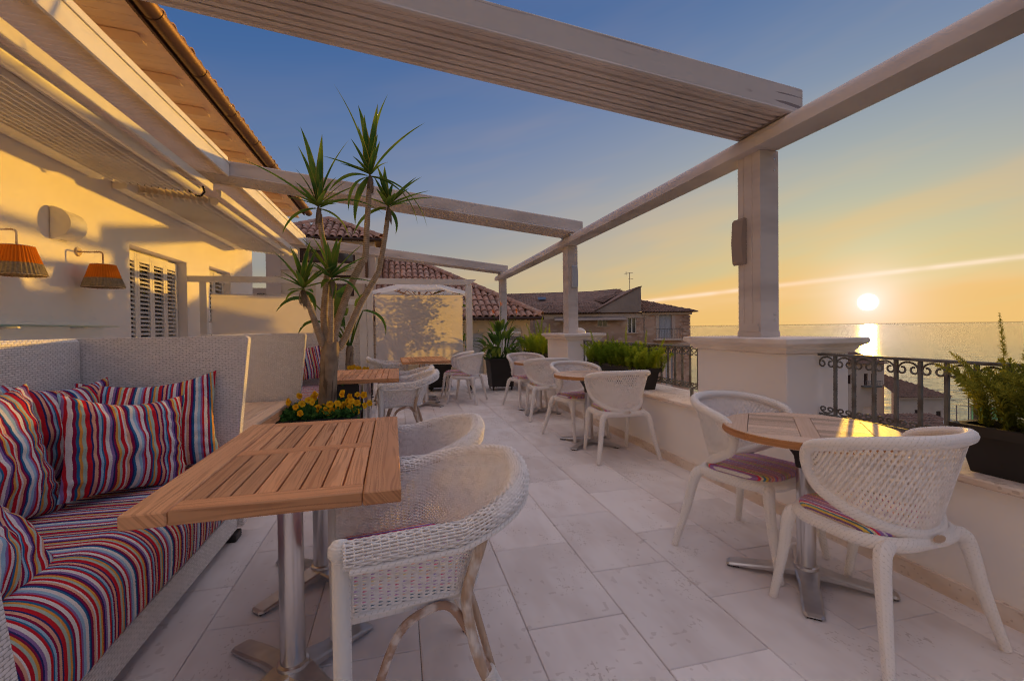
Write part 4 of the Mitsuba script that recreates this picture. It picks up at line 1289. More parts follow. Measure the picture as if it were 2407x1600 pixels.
def armchair_proto():
    P = Proto()
    NS = 96
    rows = list(np.linspace(.015, .985, 38)) + list(np.linspace(1.02, 1.45, 17))
    ms = []
    for ri, w in enumerate(rows):
        m = NS * 2 + 1
        t = np.linspace(-1, 1, m)
        p = arm_xyz(t, w)
        d = 1e-3
        nr = np.cross(arm_xyz(np.clip(t + d, -1, 1), w) - arm_xyz(np.clip(t - d, -1, 1), w), arm_xyz(t, w + d) - arm_xyz(t, w - d))
        nr /= np.maximum(np.linalg.norm(nr, axis=1, keepdims=True), 1e-12)
        ph = (np.arange(m) + (ri % 2) * 2) % 4
        amp = np.array([0, .0026, 0, -.0026])[ph]
        p = p + nr * amp[:, None]
        ms.append(tube(p, .0027 if w < 1 else .0031, 4, caps=False)[:2])
    P.add('woven_shell', join(*ms), 'wicker', smooth=True)
    st = []
    for t in np.linspace(-.995, .995, NS + 1):
        w = np.concatenate([np.linspace(0, 1, 7), np.linspace(1.06, 1.45, 7)])
        st.append(tube(arm_xyz(np.full(len(w), t), w), .0030, 4, caps=False)[:2])
    P.add('stakes', join(*st), 'wicker', smooth=True)
    tt = np.linspace(-.985, .985, 80)
    P.add('rim_braid', tube(arm_xyz(tt, 1.40) + V(0, 0, -.012), .009, 8), 'wicker_braid', smooth=True)
    P.add('lower_braid', tube(arm_xyz(tt, 0.0), .009, 8), 'wicker_braid', smooth=True)
    seat = sg.Polygon([tuple(q[:2]) for q in arm_xyz(np.linspace(-1, 1, 50), 0.0)]).buffer(-.006)
    v, f = prism(seat, (0, 0, .42), (1, 0, 0), (0, 1, 0), (0, 0, .012))
    P.add('seat_web', (v, f, v[:, :2].copy()), 'wicker_braid')
    pad = seat.buffer(-.03).buffer(.02)
    v, f = prism(pad, (0, 0, .433), (1, 0, 0), (0, 1, 0), (0, 0, .028))
    P.add('seat_pad', (v, f, np.stack([v[:, 0], v[:, 1] + .8 * v[:, 2]], 1)), 'striped_pad')
    for s in (-1, 1):
        fx = s * .315
        P.add('front_leg', tube([(fx, .30, .004), (fx, .30, .30), (fx, .300, .652)], [.021, .022, .022], 14), 'wrap_white', smooth=True)
        cap = lathe([(.0001, .693), (.018, .688), (.030, .672), (.031, .655), (.022, .640)], 14)
        P.add('post_cap', move(cap, None, (fx, .30, 0)), 'wicker_braid' if False else 'wrap_white', smooth=True)
        P.add('leg_braid', tube(bez((fx - s * .030, .285, .64), (fx - s * .030, .284, .40), (fx - s * .028, .285, .09), n=10), .0105, 8), 'wicker_braid', smooth=True)
        P.add('rear_pole', tube(bez((s * .318, -.105, .690), (s * .308, -.085, .60), (s * .286, -.050, .47), (s * .268, -.055, .38), (s * .244, -.10, .20), (s * .214, -.195, .004), n=7), .0165, 10), 'bamboo', smooth=True)
        P.add('rear_pole', tube(bez((s * .22, -.075, .42), (s * .214, -.105, .32), (s * .205, -.16, .12), (s * .200, -.19, .05), n=7), .0115, 8), 'bamboo', smooth=True)
        P.add('arch_brace', tube(bez((fx - s * .005, .282, .03), (s * .285, .22, .22), (s * .27, .15, .375), (s * .262, .07, .418), (s * .258, .0, .412), (s * .25, -.055, .33), (s * .232, -.145, .13), n=8), .0125, 8), 'bamboo_worn', smooth=True)
        P.add('leg_binding', tube(bez((s * .233, -.125, .165), (s * .222, -.165, .075), n=4), .0265, 12), 'wrap_white', smooth=True)
        P.add('foot_cap', lathe([(.0001, 0.0), (.018, .0), (.018, .012), (.0165, .0125)], 10) if False else move(lathe([(.0001, .0005), (.0185, .001), (.0185, .014), (.016, .0145)], 10), None, (s * .214, -.195, 0)), 'black_plastic')
    return P


AP = armchair_proto()
for lab, x, y, face in (('nearest white wicker armchair with bamboo legs at the near slatted table', .090, 1.60, 261),
                        ('white wicker armchair showing only its rim behind the nearest armchair', .075, 2.33, 267),
                        ('white wicker armchair at the right of the table behind the planter', .09, 5.14, 267),
                        ('white wicker armchair tucked behind another at the planter table', .085, 5.80, 270),
                        ('white wicker armchair on the left of the far slatted table by the screen', -.22, 8.05, 85)):
    c = thing('wicker_armchair', lab, 'armchair', 'white wicker armchairs with bamboo legs')
    place(c, AP.items, at(x, y, 0, -face))


# ------------------------------------------------------------------ plants
YSTEMS = [
    ([(-0.694, 4.58, 1.093), (-0.74, 4.54, 1.261), (-0.789, 4.5, 1.441), (-0.823, 4.48, 1.552)], [0.036, 0.03, 0.026, 0.024]),
    ([(-0.667, 4.6, 1.092), (-0.688, 4.64, 1.302), (-0.691, 4.65, 1.423), (-0.665, 4.66, 1.708), (-0.654, 4.66, 1.891), (-0.698, 4.65, 2.147), (-0.717, 4.65, 2.332)], [0.045, 0.036, 0.033, 0.03, 0.027, 0.025, 0.024]),
    ([(-0.631, 4.56, 1.092), (-0.613, 4.5, 1.24), (-0.602, 4.48, 1.495), (-0.594, 4.47, 1.658)], [0.034, 0.027, 0.023, 0.021]),
    ([(-0.617, 4.62, 1.09), (-0.583, 4.62, 1.268), (-0.456, 4.6, 1.632), (-0.342, 4.58, 1.867), (-0.302, 4.58, 1.941), (-0.285, 4.6, 2.234), (-0.254, 4.62, 2.654)], [0.045, 0.037, 0.034, 0.031, 0.03, 0.026, 0.024]),
    ([(-0.598, 4.65, 1.048), (-0.522, 4.67, 1.132), (-0.37, 4.7, 1.479), (-0.215, 4.73, 1.764), (-0.185, 4.73, 1.828), (-0.127, 4.74, 2.136), (-0.086, 4.75, 2.42)], [0.04, 0.034, 0.03, 0.027, 0.026, 0.024, 0.023]),
]
YROSETTES = [
    ((-0.839, 4.48, 1.641), [(-1.068, 4.365, 1.939), (-0.934, 4.499, 1.99), (-0.76, 4.423, 2.045), (-0.689, 4.526, 1.812), (-1.005, 4.535, 1.5), (-0.932, 4.289, 1.579), (-0.719, 4.266, 1.56), (-0.764, 4.628, 1.419)]),
    ((-0.727, 4.65, 2.432), [(-1.337, 4.544, 2.771), (-0.874, 4.533, 2.926), (-0.911, 4.868, 3.239), (-0.679, 4.637, 3.091), (-0.451, 4.798, 3.125), (-0.922, 4.64, 2.755), (-1.059, 4.711, 2.145), (-0.117, 4.496, 2.322), (-0.459, 4.709, 2.133), (-0.579, 4.812, 2.752), (-0.707, 4.66, 2.36)]),
    ((-0.593, 4.47, 1.736), [(-0.884, 4.576, 2.105), (-0.766, 4.545, 2.104), (-0.517, 4.278, 2.05), (-0.51, 4.584, 2.115), (-0.3, 4.51, 2.052), (-0.752, 4.383, 1.85), (-0.333, 4.264, 1.514), (-0.466, 4.631, 1.851), (-0.586, 4.458, 1.516), (-0.195, 4.566, 1.681), (-0.714, 4.637, 1.63)]),
    ((-0.253, 4.62, 2.756), [(-0.577, 4.714, 3.615), (-0.363, 4.805, 3.479), (-0.165, 4.574, 3.402), (-0.072, 4.752, 3.592), (0.282, 4.596, 3.273), (-0.651, 4.812, 2.607), (-0.406, 4.787, 2.285), (-0.434, 4.443, 2.331), (0.278, 4.46, 2.214), (0.19, 4.495, 2.245), (-0.077, 4.825, 2.941), (-0.292, 4.592, 3.294)]),
    ((-0.089, 4.75, 2.493), [(-0.225, 4.806, 2.767), (-0.191, 4.662, 2.848), (-0.116, 4.753, 2.872), (-0.033, 4.7, 2.698), (0.246, 4.684, 2.766), (0.372, 4.787, 2.591), (-0.022, 4.787, 2.198), (-0.44, 4.928, 2.204), (-0.258, 4.83, 2.424), (0.135, 4.939, 2.556)]),
]
PANSIES = [(-0.882, 4.465, 0.649), (-0.777, 4.488, 0.619), (-0.753, 4.499, 0.646), (-0.8, 4.528, 0.486), (-0.728, 4.488, 0.489), (-0.691, 4.524, 0.526), (-0.497, 4.346, 0.662), (-0.384, 4.433, 0.635), (-0.456, 4.529, 0.61), (-0.325, 4.47, 0.622), (-0.29, 4.52, 0.541), (-0.505, 4.363, 0.562), (-0.39, 4.434, 0.558), (-0.423, 4.389, 0.508), (-0.461, 4.449, 0.506), (-0.403, 4.455, 0.476), (-0.324, 4.343, 0.546), (-0.544, 4.383, 0.521), (-0.802, 4.396, 0.611), (-0.47, 4.523, 0.575), (-0.536, 4.493, 0.462), (-0.727, 4.372, 0.528)]



def blade(base, tip, w=.044, droop=.05, n=11, fold=.28, prof=None):
    """A leaf from base to tip: widest near a third, folded along the midrib, sagging in the middle upward curve."""
    base, tip = V(*base), V(*tip)
    s = np.linspace(0, 1, n)
    d = tip - base; L = np.linalg.norm(d)
    up = V(0, 0, 1) - d * (d[2] / L / L); nu = np.linalg.norm(up); up = up / nu if nu > .2 else np.cross(d, V(1, .3, 0)) / L
    p = base + s[:, None] * d + (droop * L * 4 * s * (1 - s))[:, None] * up
    t = np.gradient(p, axis=0); t /= np.linalg.norm(t, axis=1, keepdims=True)
    sd = np.cross(t, up); sd /= np.maximum(np.linalg.norm(sd, axis=1, keepdims=True), 1e-9)
    nm = np.cross(sd, t)
    wd = w * (np.minimum(1, .45 + 2.2 * s) * np.clip(1 - s ** 2.2, 0, 1) ** .9 if prof is None else prof(s))
    wd = np.maximum(wd, .0012)
    k = np.array([-1, -.5, 0, .5, 1.0])
    P = p[:, None] + (wd[:, None] * k[None] / 2)[..., None] * sd[:, None] + (fold * wd[:, None] * np.abs(k)[None] / 2)[..., None] * nm[:, None]
    uv = np.stack(np.broadcast_arrays(s[:, None] * L, np.abs(k)[None]), -1)
    return grid(P, uv=uv)


YU = thing('yucca_plant', 'tall yucca with five bare stems and spiky leaf tufts growing from the flower planter', 'plant')
tr = bez((-.672, 4.60, .40), (-.668, 4.60, .60), (-.656, 4.60, .82), (-.640, 4.60, 1.0), (-.628, 4.60, 1.13), n=10)
rr = np.interp(np.linspace(0, 1, len(tr)), [0, .12, .5, .8, 1], [.096, .082, .078, .084, .074])
v, f, uv = tube(tr, rr, 28)
nz = meshkit.fbm(v * V(30, 30, 7), octaves=3, seed=2) - .5
ctr = V(-.655, 4.60, 0); rad = v - ctr; rad[:, 2] = 0; rad /= np.maximum(np.linalg.norm(rad, axis=1, keepdims=True), 1e-6)
part(YU, 'trunk', (v + rad * nz[:, None] * .022, f, uv), 'bark', smooth=True)
for pts, r in YSTEMS:
    q = bez(*pts, n=9)
    r = np.interp(np.linspace(0, 1, len(q)), np.linspace(0, 1, len(r)), r)
    r = r * (1 + .05 * np.sin(np.arange(len(q)) * 2.1))
    part(YU, 'stem', tube(q, r, 12), 'ringed_bark', smooth=True)
for c, tips in YROSETTES:
    c = V(*c)
    for tp in tips:
        tp = V(*tp); d = tp - c; L = np.linalg.norm(d)
        part(YU, 'leaf', blade(c - V(0, 0, .03) + d / L * .02, tp, w=.066 + .018 * min(1, L / .6), droop=(.05 if d[2] > -.1 else .16)), 'yucca_leaf', smooth=True)
    for i in range(13):
        a = rng.random() * 6.28; el = rng.uniform(.1, 1.35); L = rng.uniform(.16, .46)
        d = V(math.cos(a) * math.cos(el), math.sin(a) * math.cos(el), math.sin(el)) * L
        part(YU, 'leaf', blade(c - V(0, 0, .02), c + d, w=.055, droop=.03), 'yucca_leaf', smooth=True)
    part(YU, 'dry_sheath', join(*[blade(c + V(0, 0, -.02), c + V(.032 * math.cos(a), .032 * math.sin(a), -.17 - .05 * rng.random()), w=.026, droop=.12) for a in np.linspace(0, 6.28, 14)]), 'bark', smooth=True)


def planter(key, x0, x1, y0, y1, z0, z1, rim=.014, taper=.03, soil=True):
    def ring(e, z): return [(x0 - e, y0 - e, z), (x1 + e, y0 - e, z), (x1 + e, y1 + e, z), (x0 - e, y1 + e, z)]
    R = [ring(-taper, z0), ring(-taper * .1, z1 - .045), ring(rim, z1 - .042), ring(rim, z1), ring(-.012, z1), ring(-.016, z1 - .06)]
    v, f = grid(np.array(R, float).transpose(1, 0, 2), closed_u=True)
    n = len(R)
    f = np.vstack([f, [[0, 2 * n, n], [0, 3 * n, 2 * n]]])
    put(key, shp((v, f), 'planter_black', smooth=False))
    if soil: part(key, 'soil', box(x0 + .012, x1 - .012, y0 + .012, y1 - .012, z1 - .09, z1 - .045, 0), 'soil')


def leaf_cloud(pts, size, rngl, aspect=1.6, up=.3):
    """Many small pointed leaves at the points, each two triangles folded."""
    n = len(pts)
    d = rngl.normal(size=(n, 3)); d[:, 2] += up; d /= np.linalg.norm(d, axis=1, keepdims=True)
    e = rngl.normal(size=(n, 3)); e -= d * (e * d).sum(1, keepdims=True); e /= np.linalg.norm(e, axis=1, keepdims=True)
    s = size * rngl.uniform(.6, 1.25, n)[:, None]
    nm = np.cross(d, e)
    a, b, c, g = pts, pts + d * s * aspect * .5 + e * s * .5 + nm * s * .12, pts + d * s * aspect, pts + d * s * aspect * .5 - e * s * .5 + nm * s * .12
    v = np.stack([a, b, c, g], 1).reshape(-1, 3); k = np.arange(n) * 4
    f = np.vstack([np.stack([k, k + 1, k + 2], 1), np.stack([k, k + 2, k + 3], 1)])
    return v, f


PB = thing('flower_planter', 'square black planter full of yellow pansies at the foot of the yucca', 'planter')
planter(PB, -1.04, -.395, 4.29, 4.88, .002, .455)
r2 = np.random.default_rng(21)
PANSIES = PANSIES + [(float(r2.uniform(-1.0, -.42)), float(r2.uniform(4.27, 4.42)), float(r2.uniform(.50, .61))) for _ in range(14)]
n = 2600
px = r2.uniform(-1.03, -.40, n); py = r2.uniform(4.27, 4.90, n)
hh = .43 + .10 * r2.random(n) * (1 - ((px + .715) / .42) ** 4)
PA = thing('pansy_bed', 'yellow pansies flowering round the yucca trunk', 'flowers')
part(PA, 'foliage', leaf_cloud(np.stack([px, py, hh], -1), .034, r2, 1.4, .5), 'herb_leaf', kind='stuff')


def pansy(s=.037):
    ms = []
    for a, l, w, z in ((90, 1.0, .95, .002), (35, .95, .9, 0), (145, .95, .9, 0), (-40, .9, .95, .004), (-140, .9, .95, .004)):
        t = np.linspace(0, 1, 6); k = np.linspace(-1, 1, 5)
        wd = s * w * np.sin(np.pi * (.12 + .88 * t) ** .8) ** .7 * .62
        x = k[None] * wd[:, None]; y = (t * s * l)[:, None] + 0 * x
        zz = z + .010 * np.sin(t * 2.6)[:, None] + .004 * np.sin(k * 5)[None] * t[:, None] + 0 * x
        ms.append(move(grid(np.stack([x, y, zz], -1)), rotz(a - 90)))
    return join(*ms)


pan = pansy(); pan_s = shp(pan, 'petal', smooth=True)
eye = shp(move(leaf_cloud(np.zeros((5, 3)), .009, np.random.default_rng(2)), None, (0, 0, .012)), 'petal_dark')
for i, (x, y, z) in enumerate(PANSIES):
    M = T().translate([x, y, z]).rotate([0, 0, 1], float(r2.uniform(-50, 50))).rotate([1, 0, 0], float(r2.uniform(50, 100))).rotate([0, 0, 1], float(r2.uniform(0, 360))).scale(float(r2.uniform(.85, 1.2)))
    k = sub(PA, 'flower'); put(k, pan_s, M); put(sub(k, 'eye'), eye, M)
part(PA, 'flower_stems', join(*[tube(bez((x, y + .02, .44), (x, y + .012, (z + .44) / 2), (x, y + .006, z), n=3), .0016, 4)[:2] for x, y, z in PANSIES]), 'herb_leaf')


def plume(L, lean, heading, dens=1.0, rl=None, width=.045):
    """Foxtail fern frond: an arching stem set with fine needles all round."""
    n = int(46 * dens * L / .3)
    s = np.linspace(0.04, 1, n)
    a = lean * s ** 1.3
    h = np.cumsum(np.cos(a)) * L / n; o = np.cumsum(np.sin(a)) * L / n
    ca, sa = math.cos(heading), math.sin(heading)
    p = np.stack([o * ca, o * sa, h], -1)
    k = 7
    w = width * np.clip(np.sin(np.pi * np.clip(s * .9 + .08, 0, 1)) ** .6, .1, 1)
    P = np.repeat(p, k, 0); Wd = np.repeat(w, k)
    m = len(P)
    ph = rl.random(m) * 6.28; el = rl.uniform(.15, .8, m)
    t = np.repeat(np.gradient(p, axis=0), k, 0); t /= np.linalg.norm(t, axis=1, keepdims=True)
    e1 = np.cross(t, V(ca, sa, .2)); e1 /= np.maximum(np.linalg.norm(e1, axis=1, keepdims=True), 1e-6); e2 = np.cross(t, e1)
    d = (np.cos(ph)[:, None] * e1 + np.sin(ph)[:, None] * e2) * np.cos(el)[:, None] + t * np.sin(el)[:, None]
    sd = np.cross(d, t); sd /= np.maximum(np.linalg.norm(sd, axis=1, keepdims=True), 1e-6)
    ln = (Wd * rl.uniform(.6, 1.15, m))[:, None]
    b = .0032
    v = np.stack([P - sd * b * .5, P + d * ln * .55 + sd * b, P + d * ln, P + d * ln * .55 - sd * b], 1).reshape(-1, 3)
    q = np.arange(m) * 4
    f = np.vstack([np.stack([q, q + 1, q + 2], 1), np.stack([q, q + 2, q + 3], 1)])
    st = tube(p, np.linspace(.0022, .0008, n), 3, caps=False)[:2]
    return join((v, f), st)


def fern_bank(key, n, x0, x1, y0, y1, z, L, lean, seed, matn='fern_leaf', width=.045, dens=.8):
    rl = np.random.default_rng(seed)
    ms = []
    for i in range(n):
        x, y = rl.uniform(x0, x1), rl.uniform(y0, y1)
        cx, cy = (x - (x0 + x1) / 2) / max(x1 - x0, .01) * 2, (y - (y0 + y1) / 2) / max(y1 - y0, .01) * 2
        h = math.atan2(cy + rl.normal() * .5, cx + rl.normal() * .5)
        ms.append(move(plume(L * rl.uniform(.55, 1.15), lean * min(1.6, .25 + math.hypot(cx, cy) * .8) * rl.uniform(.6, 1.2), h, dens, rl, width), None, (x, y, z + rl.uniform(-.03, .02))))
    part(key, 'fronds', join(*ms), matn, kind='stuff')
    return rl


def sprig(key, x, y, z, L, lean, heading, seed, matn='fern_leaf', width=.03):
    part(key, 'tall_frond', move(plume(L, lean, heading, 1.0, np.random.default_rng(seed), width), None, (x, y, z)), matn)


PL1 = thing('balcony_planter', 'long black planter box on the parapet below the clipped green hedge', 'planter')
planter(PL1, 2.42, 2.625, 4.23, 5.60, .574, .800, rim=.016, taper=.035)
HG = thing('hedge_fern', 'bright green foxtail fern forming a low hedge in the long box', 'plant')
fern_bank(HG, 250, 2.39, 2.68, 4.20, 5.60, .775, .28, 1.05, 5, width=.055)
for x, y, L, le, hd in ((2.52, 4.76, .46, .05, 0), (2.5, 5.18, .36, .1, 1), (2.55, 4.4, .40, .30, -1.6), (2.5, 5.0, .33, .15, 2), (2.52, 5.62, .42, .55, 1.8), (2.56, 4.15, .34, .75, -1.5)): sprig(HG, x, y, .80, L, le, hd, int(L * 1e3))
PL2 = thing('balcony_planter', 'black planter box with moulded rim on the parapet at the right edge', 'planter')
planter(PL2, 2.42, 2.625, .42, 1.505, .574, .785, rim=.016, taper=.035)
AF = thing('asparagus_fern', 'feathery fern with tall seed stalks in the planter at the right edge', 'plant')
fern_bank(AF, 78, 2.42, 2.66, .62, 1.44, .77, .30, 1.15, 8, 'asparagus_leaf', width=.052, dens=.9)
for x, y, L, le, hd in ((2.55, 1.40, .50, .12, 2.8), (2.56, 1.36, .54, .35, 4.4), (2.54, 1.47, .36, .85, 1.6), (2.52, 1.44, .34, .7, 2.2), (2.5, 1.30, .52, .2, 4.5)): sprig(AF, x, y, .77, L, le, hd, int(L * 1e3) + 1, 'asparagus_leaf', width=.026)
PL3 = thing('balcony_planter', 'black planter box on the parapet past the middle pedestal', 'planter')
planter(PL3, 2.42, 2.625, 7.40, 8.75, .574, .80, rim=.016, taper=.035)
FN = thing('fern_clump', 'light green arching ferns between the big pot and the middle pedestal', 'plant')
fern_bank(FN, 90, 2.36, 2.62, 7.4, 8.75, .78, .34, 1.0, 13, width=.06)
for x, y, L, le, hd in ((2.45, 7.7, .62, .42, 2.2), (2.48, 8.0, .55, .25, 3.0), (2.4, 7.5, .50, .5, -1.2), (2.45, 8.3, .56, .5, 2.6), (2.5, 7.95, .66, .2, 0.4), (2.5, 7.45, .52, .12, 1.0)): sprig(FN, x, y, .78, L, le, hd, int(L * 1e3) + 2, width=.05)


def paddle(w):
    return lambda s: np.clip(np.sin(np.pi * np.clip(.04 + .96 * s, 0, 1) ** .85), 0, 1) ** .75 + 0 * s


def big_leaf(key, base, mid, tip, w, matn='palm_leaf', r=.009, torn=0.0, seed=0):
    """A paddle leaf on its stalk."""
    k = part(key, 'leaf', blade(mid, tip, w=w, droop=.14, n=22, fold=.22, prof=paddle(w)) if torn == 0 else torn_leaf(mid, tip, w, seed), matn, smooth=True)
    put(sub(k, 'stalk'), shp(tube(bez(base, (V(*base) * .45 + V(*mid) * .55 + V(0, 0, .03)), mid, n=6), np.linspace(r, r * .6, 13), 6), matn, smooth=True))


def torn_leaf(mid, tip, w, seed):
    w = w * 1.45
    v, f, uv = blade(mid, tip, w=w, droop=.22, n=40, fold=.25, prof=paddle(w))
    rl = np.random.default_rng(seed)
    cut = np.zeros(len(f), bool)
    for i in range(39):
        for j in range(4):
            if (j in (0, 3) and rl.random() < .0): cut[i] = True
    v = v.reshape(40, 5, 3)
    for i in range(3, 37):
        if rl.random() < .17:
            for j, c in ((0, 1), (4, 3)):
                if rl.random() < .8: v[i, j] = v[i, 2] * .55 + v[i, j] * .45
    return v.reshape(-1, 3), f, uv


SP = thing('strelitzia_plant', 'bushy bird of paradise plant with orange flowers in the big black pot', 'plant')
rl = np.random.default_rng(31)
for i in range(52):
    a = rl.random() * 6.28; q = rl.random() ** .7
    bx, by = 1.98 + .12 * math.cos(a), 9.03 + .12 * math.sin(a)
    reach = .12 + .50 * q; top = 1.40 - .50 * q ** 1.6 + rl.normal() * .08
    mid = (1.98 + reach * .62 * math.cos(a), 9.03 + reach * .62 * math.sin(a), top - .22 - .05 * rl.random())
    tip = (1.98 + (reach * 1.12 + .04) * math.cos(a), 9.03 + (reach * 1.12 + .04) * math.sin(a), top + .03 - .22 * q)
    big_leaf(SP, (bx, by, .60), mid, tip, .085 + .03 * rl.random(), r=.007)
for i in range(16):
    a = rl.random() * 6.28; reach = .38 + .2 * rl.random()
    big_leaf(SP, (1.98, 9.03, .6), (1.98 + reach * .6 * math.cos(a), 9.03 + reach * .6 * math.sin(a), .86), (1.98 + reach * math.cos(a), 9.03 + reach * math.sin(a), .50 + .2 * rl.random()), .075, r=.006)
for (fx, fy, fz) in ((2.0, 8.98, 1.70), (2.33, 9.02, 1.56), (1.86, 9.1, 1.55)):
    fl = part(SP, 'flower', join(*[blade((fx, fy, fz - .02), (fx + .09 * math.cos(t), fy, fz + .10 * math.sin(t)), w=.026, droop=.05, n=6) for t in (.5, 1.0, 1.5, 2.0)]), 'orange_bract', smooth=True)
    put(sub(fl, 'stalk'), shp(tube(bez((2.0, 9.03, .6), (2.0 * .5 + fx * .5, 9.03, 1.15), (fx, fy, fz - .02), n=5), .006, 5), 'palm_leaf', smooth=True))
BPOT = thing('square_pot', 'big square black pot on castors beside the screen end post', 'pot')
planter(BPOT, 1.72, 2.25, 8.77, 9.30, .075, .64, rim=.02, taper=.05)
for xx in (1.80, 2.17):
    for yy in (8.85, 9.22):
        part(BPOT, 'castor', join(move(lathe([(.0001, -.012), (.028, -.012), (.031, -.006), (.031, .006), (.028, .012), (.0001, .012)], 14), roty(90), (xx, yy, .0315)), box(xx - .017, xx + .017, yy - .02, yy + .02, .058, .074, .002)), 'black_plastic')

# second potted plant behind the planter table: broad torn leaves and another small flower bed
BL = thing('banana_plant', 'dark plant with broad torn leaves behind the yucca stems', 'plant')
b0 = (-.70, 7.1, .44)
part(BL, 'trunk', tube(bez(b0, (-.72, 7.1, .75), (-.71, 7.12, 1.0), n=6), [.06] * 7 + [.055] * 5 + [.045], 10), 'bark', smooth=True)
for i, (mid, tip, w) in enumerate((((-1.17, 7.05, 1.62), (-1.66, 6.95, 1.50), .22), ((-1.08, 7.2, 1.34), (-1.42, 7.15, 1.18), .20), ((-.52, 7.1, 1.52), (-.20, 7.1, 1.16), .22), ((-.80, 7.2, 1.30), (-.70, 7.3, 1.95), .22),
                                ((-.60, 7.2, 1.48), (-.42, 7.2, 1.80), .18), ((-.88, 7.0, 1.35), (-.92, 6.9, 1.80), .20))):
    big_leaf(BL, (-.71, 7.12, .98), mid, tip, w, r=.014, torn=1, seed=40 + i)
PB2 = thing('flower_planter', 'second black planter with yellow flowers behind the planter table', 'planter')
planter(PB2, -1.02, -.40, 6.98, 7.40, .03, .50)
PA2 = thing('pansy_bed', 'small bed of yellow flowers at the foot of the broad leaved plant', 'flowers')
px = r2.uniform(-1.02, -.40, 900); py = r2.uniform(6.96, 7.42, 900)
part(PA2, 'foliage', leaf_cloud(np.stack([px, py, .46 + .13 * r2.random(900)], -1), .035, r2, 1.4, .5), 'herb_leaf', kind='stuff')
for i in range(14):
    M = T().translate([float(r2.uniform(-.72, -.42)), float(r2.uniform(6.94, 7.2)), float(r2.uniform(.60, .70))]).rotate([1, 0, 0], 80.0).rotate([0, 0, 1], float(r2.uniform(0, 360)))
    put(sub(PA2, 'flower'), pan_s, M)

# shrub behind the cloth screen, seen as its shadow on the cloth
OS = thing('potted_shrub', 'leafy shrub standing behind the pale cloth screen', 'shrub')
planter(OS, .55, 1.0, 9.15, 9.6, .09, .52)
r3 = np.random.default_rng(77)
ms = []
tips = []
for i in range(34):
    a = r3.random() * 6.28; L = r3.uniform(.2, .62); zz = r3.uniform(.95, 1.82)
    tips.append((.78 + L * math.cos(a), 9.38 + L * .6 * math.sin(a), zz))
    ms.append(tube(bez((.78, 9.38, .5), (.78 + L * .25 * math.cos(a), 9.38 + L * .2 * math.sin(a), .5 + (zz - .5) * .6), tips[-1], n=4), np.linspace(.011, .003, 9), 5)[:2])
part(OS, 'branches', join(*ms), 'bark')
pts = np.concatenate([V(*t) + r3.normal(size=(75, 3)) * V(.11, .09, .08) for t in tips])
part(OS, 'crown', leaf_cloud(pts, .035, r3, 2.0, .2), 'palm_leaf', kind='stuff')
for xx in (.60, .95):
    for yy in (9.2, 9.55):
        part(OS, 'castor', move(lathe([(.0001, -.013), (.034, -.013), (.037, -.006), (.037, .006), (.034, .013), (.0001, .013)], 14), roty(90), (xx, yy, .0385)), 'black_plastic')
part(OS, 'trolley', box(.53, 1.02, 9.13, 9.62, .077, .089, .003), 'black_plastic')


# ------------------------------------------------------------------ screens, parasol
Y0 = 8.744
SF = thing('screen_frame', 'white timber screen frame with top rail crossing the far end of the terrace', 'frame')
rail = sg.Polygon([(-3.41, 2.082), (1.33, 2.082), (1.445, 2.168), (1.445, 2.182), (-3.41, 2.182)])
put(SF, shp(prism(rail, (0, Y0 - .05, 0), (1, 0, 0), (0, 0, 1), (0, .10, 0)), 'white_paint'))
for x0, x1 in ((-3.25, -3.145), (-1.43, -1.33), (-.565, -.465), (1.255, 1.372)):
    k = part(SF, 'post', box(x0, x1, Y0 - .045, Y0 + .055, .145, 2.081, .004), 'white_paint')
    put(sub(k, 'jack_foot'), shp(join(lathe([(.0001, 0.0005), (.05, .001), (.05, .008), (.018, .014), (.016, .03), (.034, .05), (.036, .144), (.0001, .1445)], 14)), 'black_plastic'), T().translate([(x0 + x1) / 2, Y0, 0]))


def cloth(name, label, x0, x1, z0, z1, side_seed):
    k = thing(name, label, 'screen', 'cloth wind screens laced into the frame')
    u = np.linspace(0, 1, 40); w = np.linspace(0, 1, 32)
    U, Wv = np.meshgrid(u, w, indexing='ij')
    q = np.stack([U * 3, Wv * 3, 0 * U + side_seed], -1)
    y = Y0 + .006 + .010 * (meshkit.fbm(q, octaves=2) - .5)
    x = x0 + (x1 - x0) * U + .012 * np.sin(Wv * math.pi) * (1 - 2 * U); z = z0 + (z1 - z0) * Wv + .012 * np.sin(U * math.pi) * (1 - 2 * Wv)
    put(k, shp(grid(np.stack([x, y, z], -1)), 'screen_cloth', smooth=True))
    part(k, 'hem', join(box(x0 + .012, x1 - .012, Y0 - .012, Y0 - .008, z1 - .06, z1 - .055, 0), tube([(x0, Y0, z1 + .004), (x1, Y0, z1 + .004)], .008, 6)[:2]), 'canopy_cloth')
    e = lathe([(.0001, .004), (.012, .003), (.013, 0)], 10)
    for i in range(8):
        for xx, s in ((x0 + .02, -1), (x1 - .02, 1)):
            zz = z0 + .05 + (z1 - z0 - .1) * i / 7
            g = part(k, 'eyelet', move(e, rotx(90), (xx, Y0 - .02, zz)), 'steel')
            put(sub(g, 'lace'), shp(tube([(xx, Y0 - .022, zz), (xx + s * .045, Y0 - .022, zz + .01)], .004, 5), 'black_plastic'))
    return k


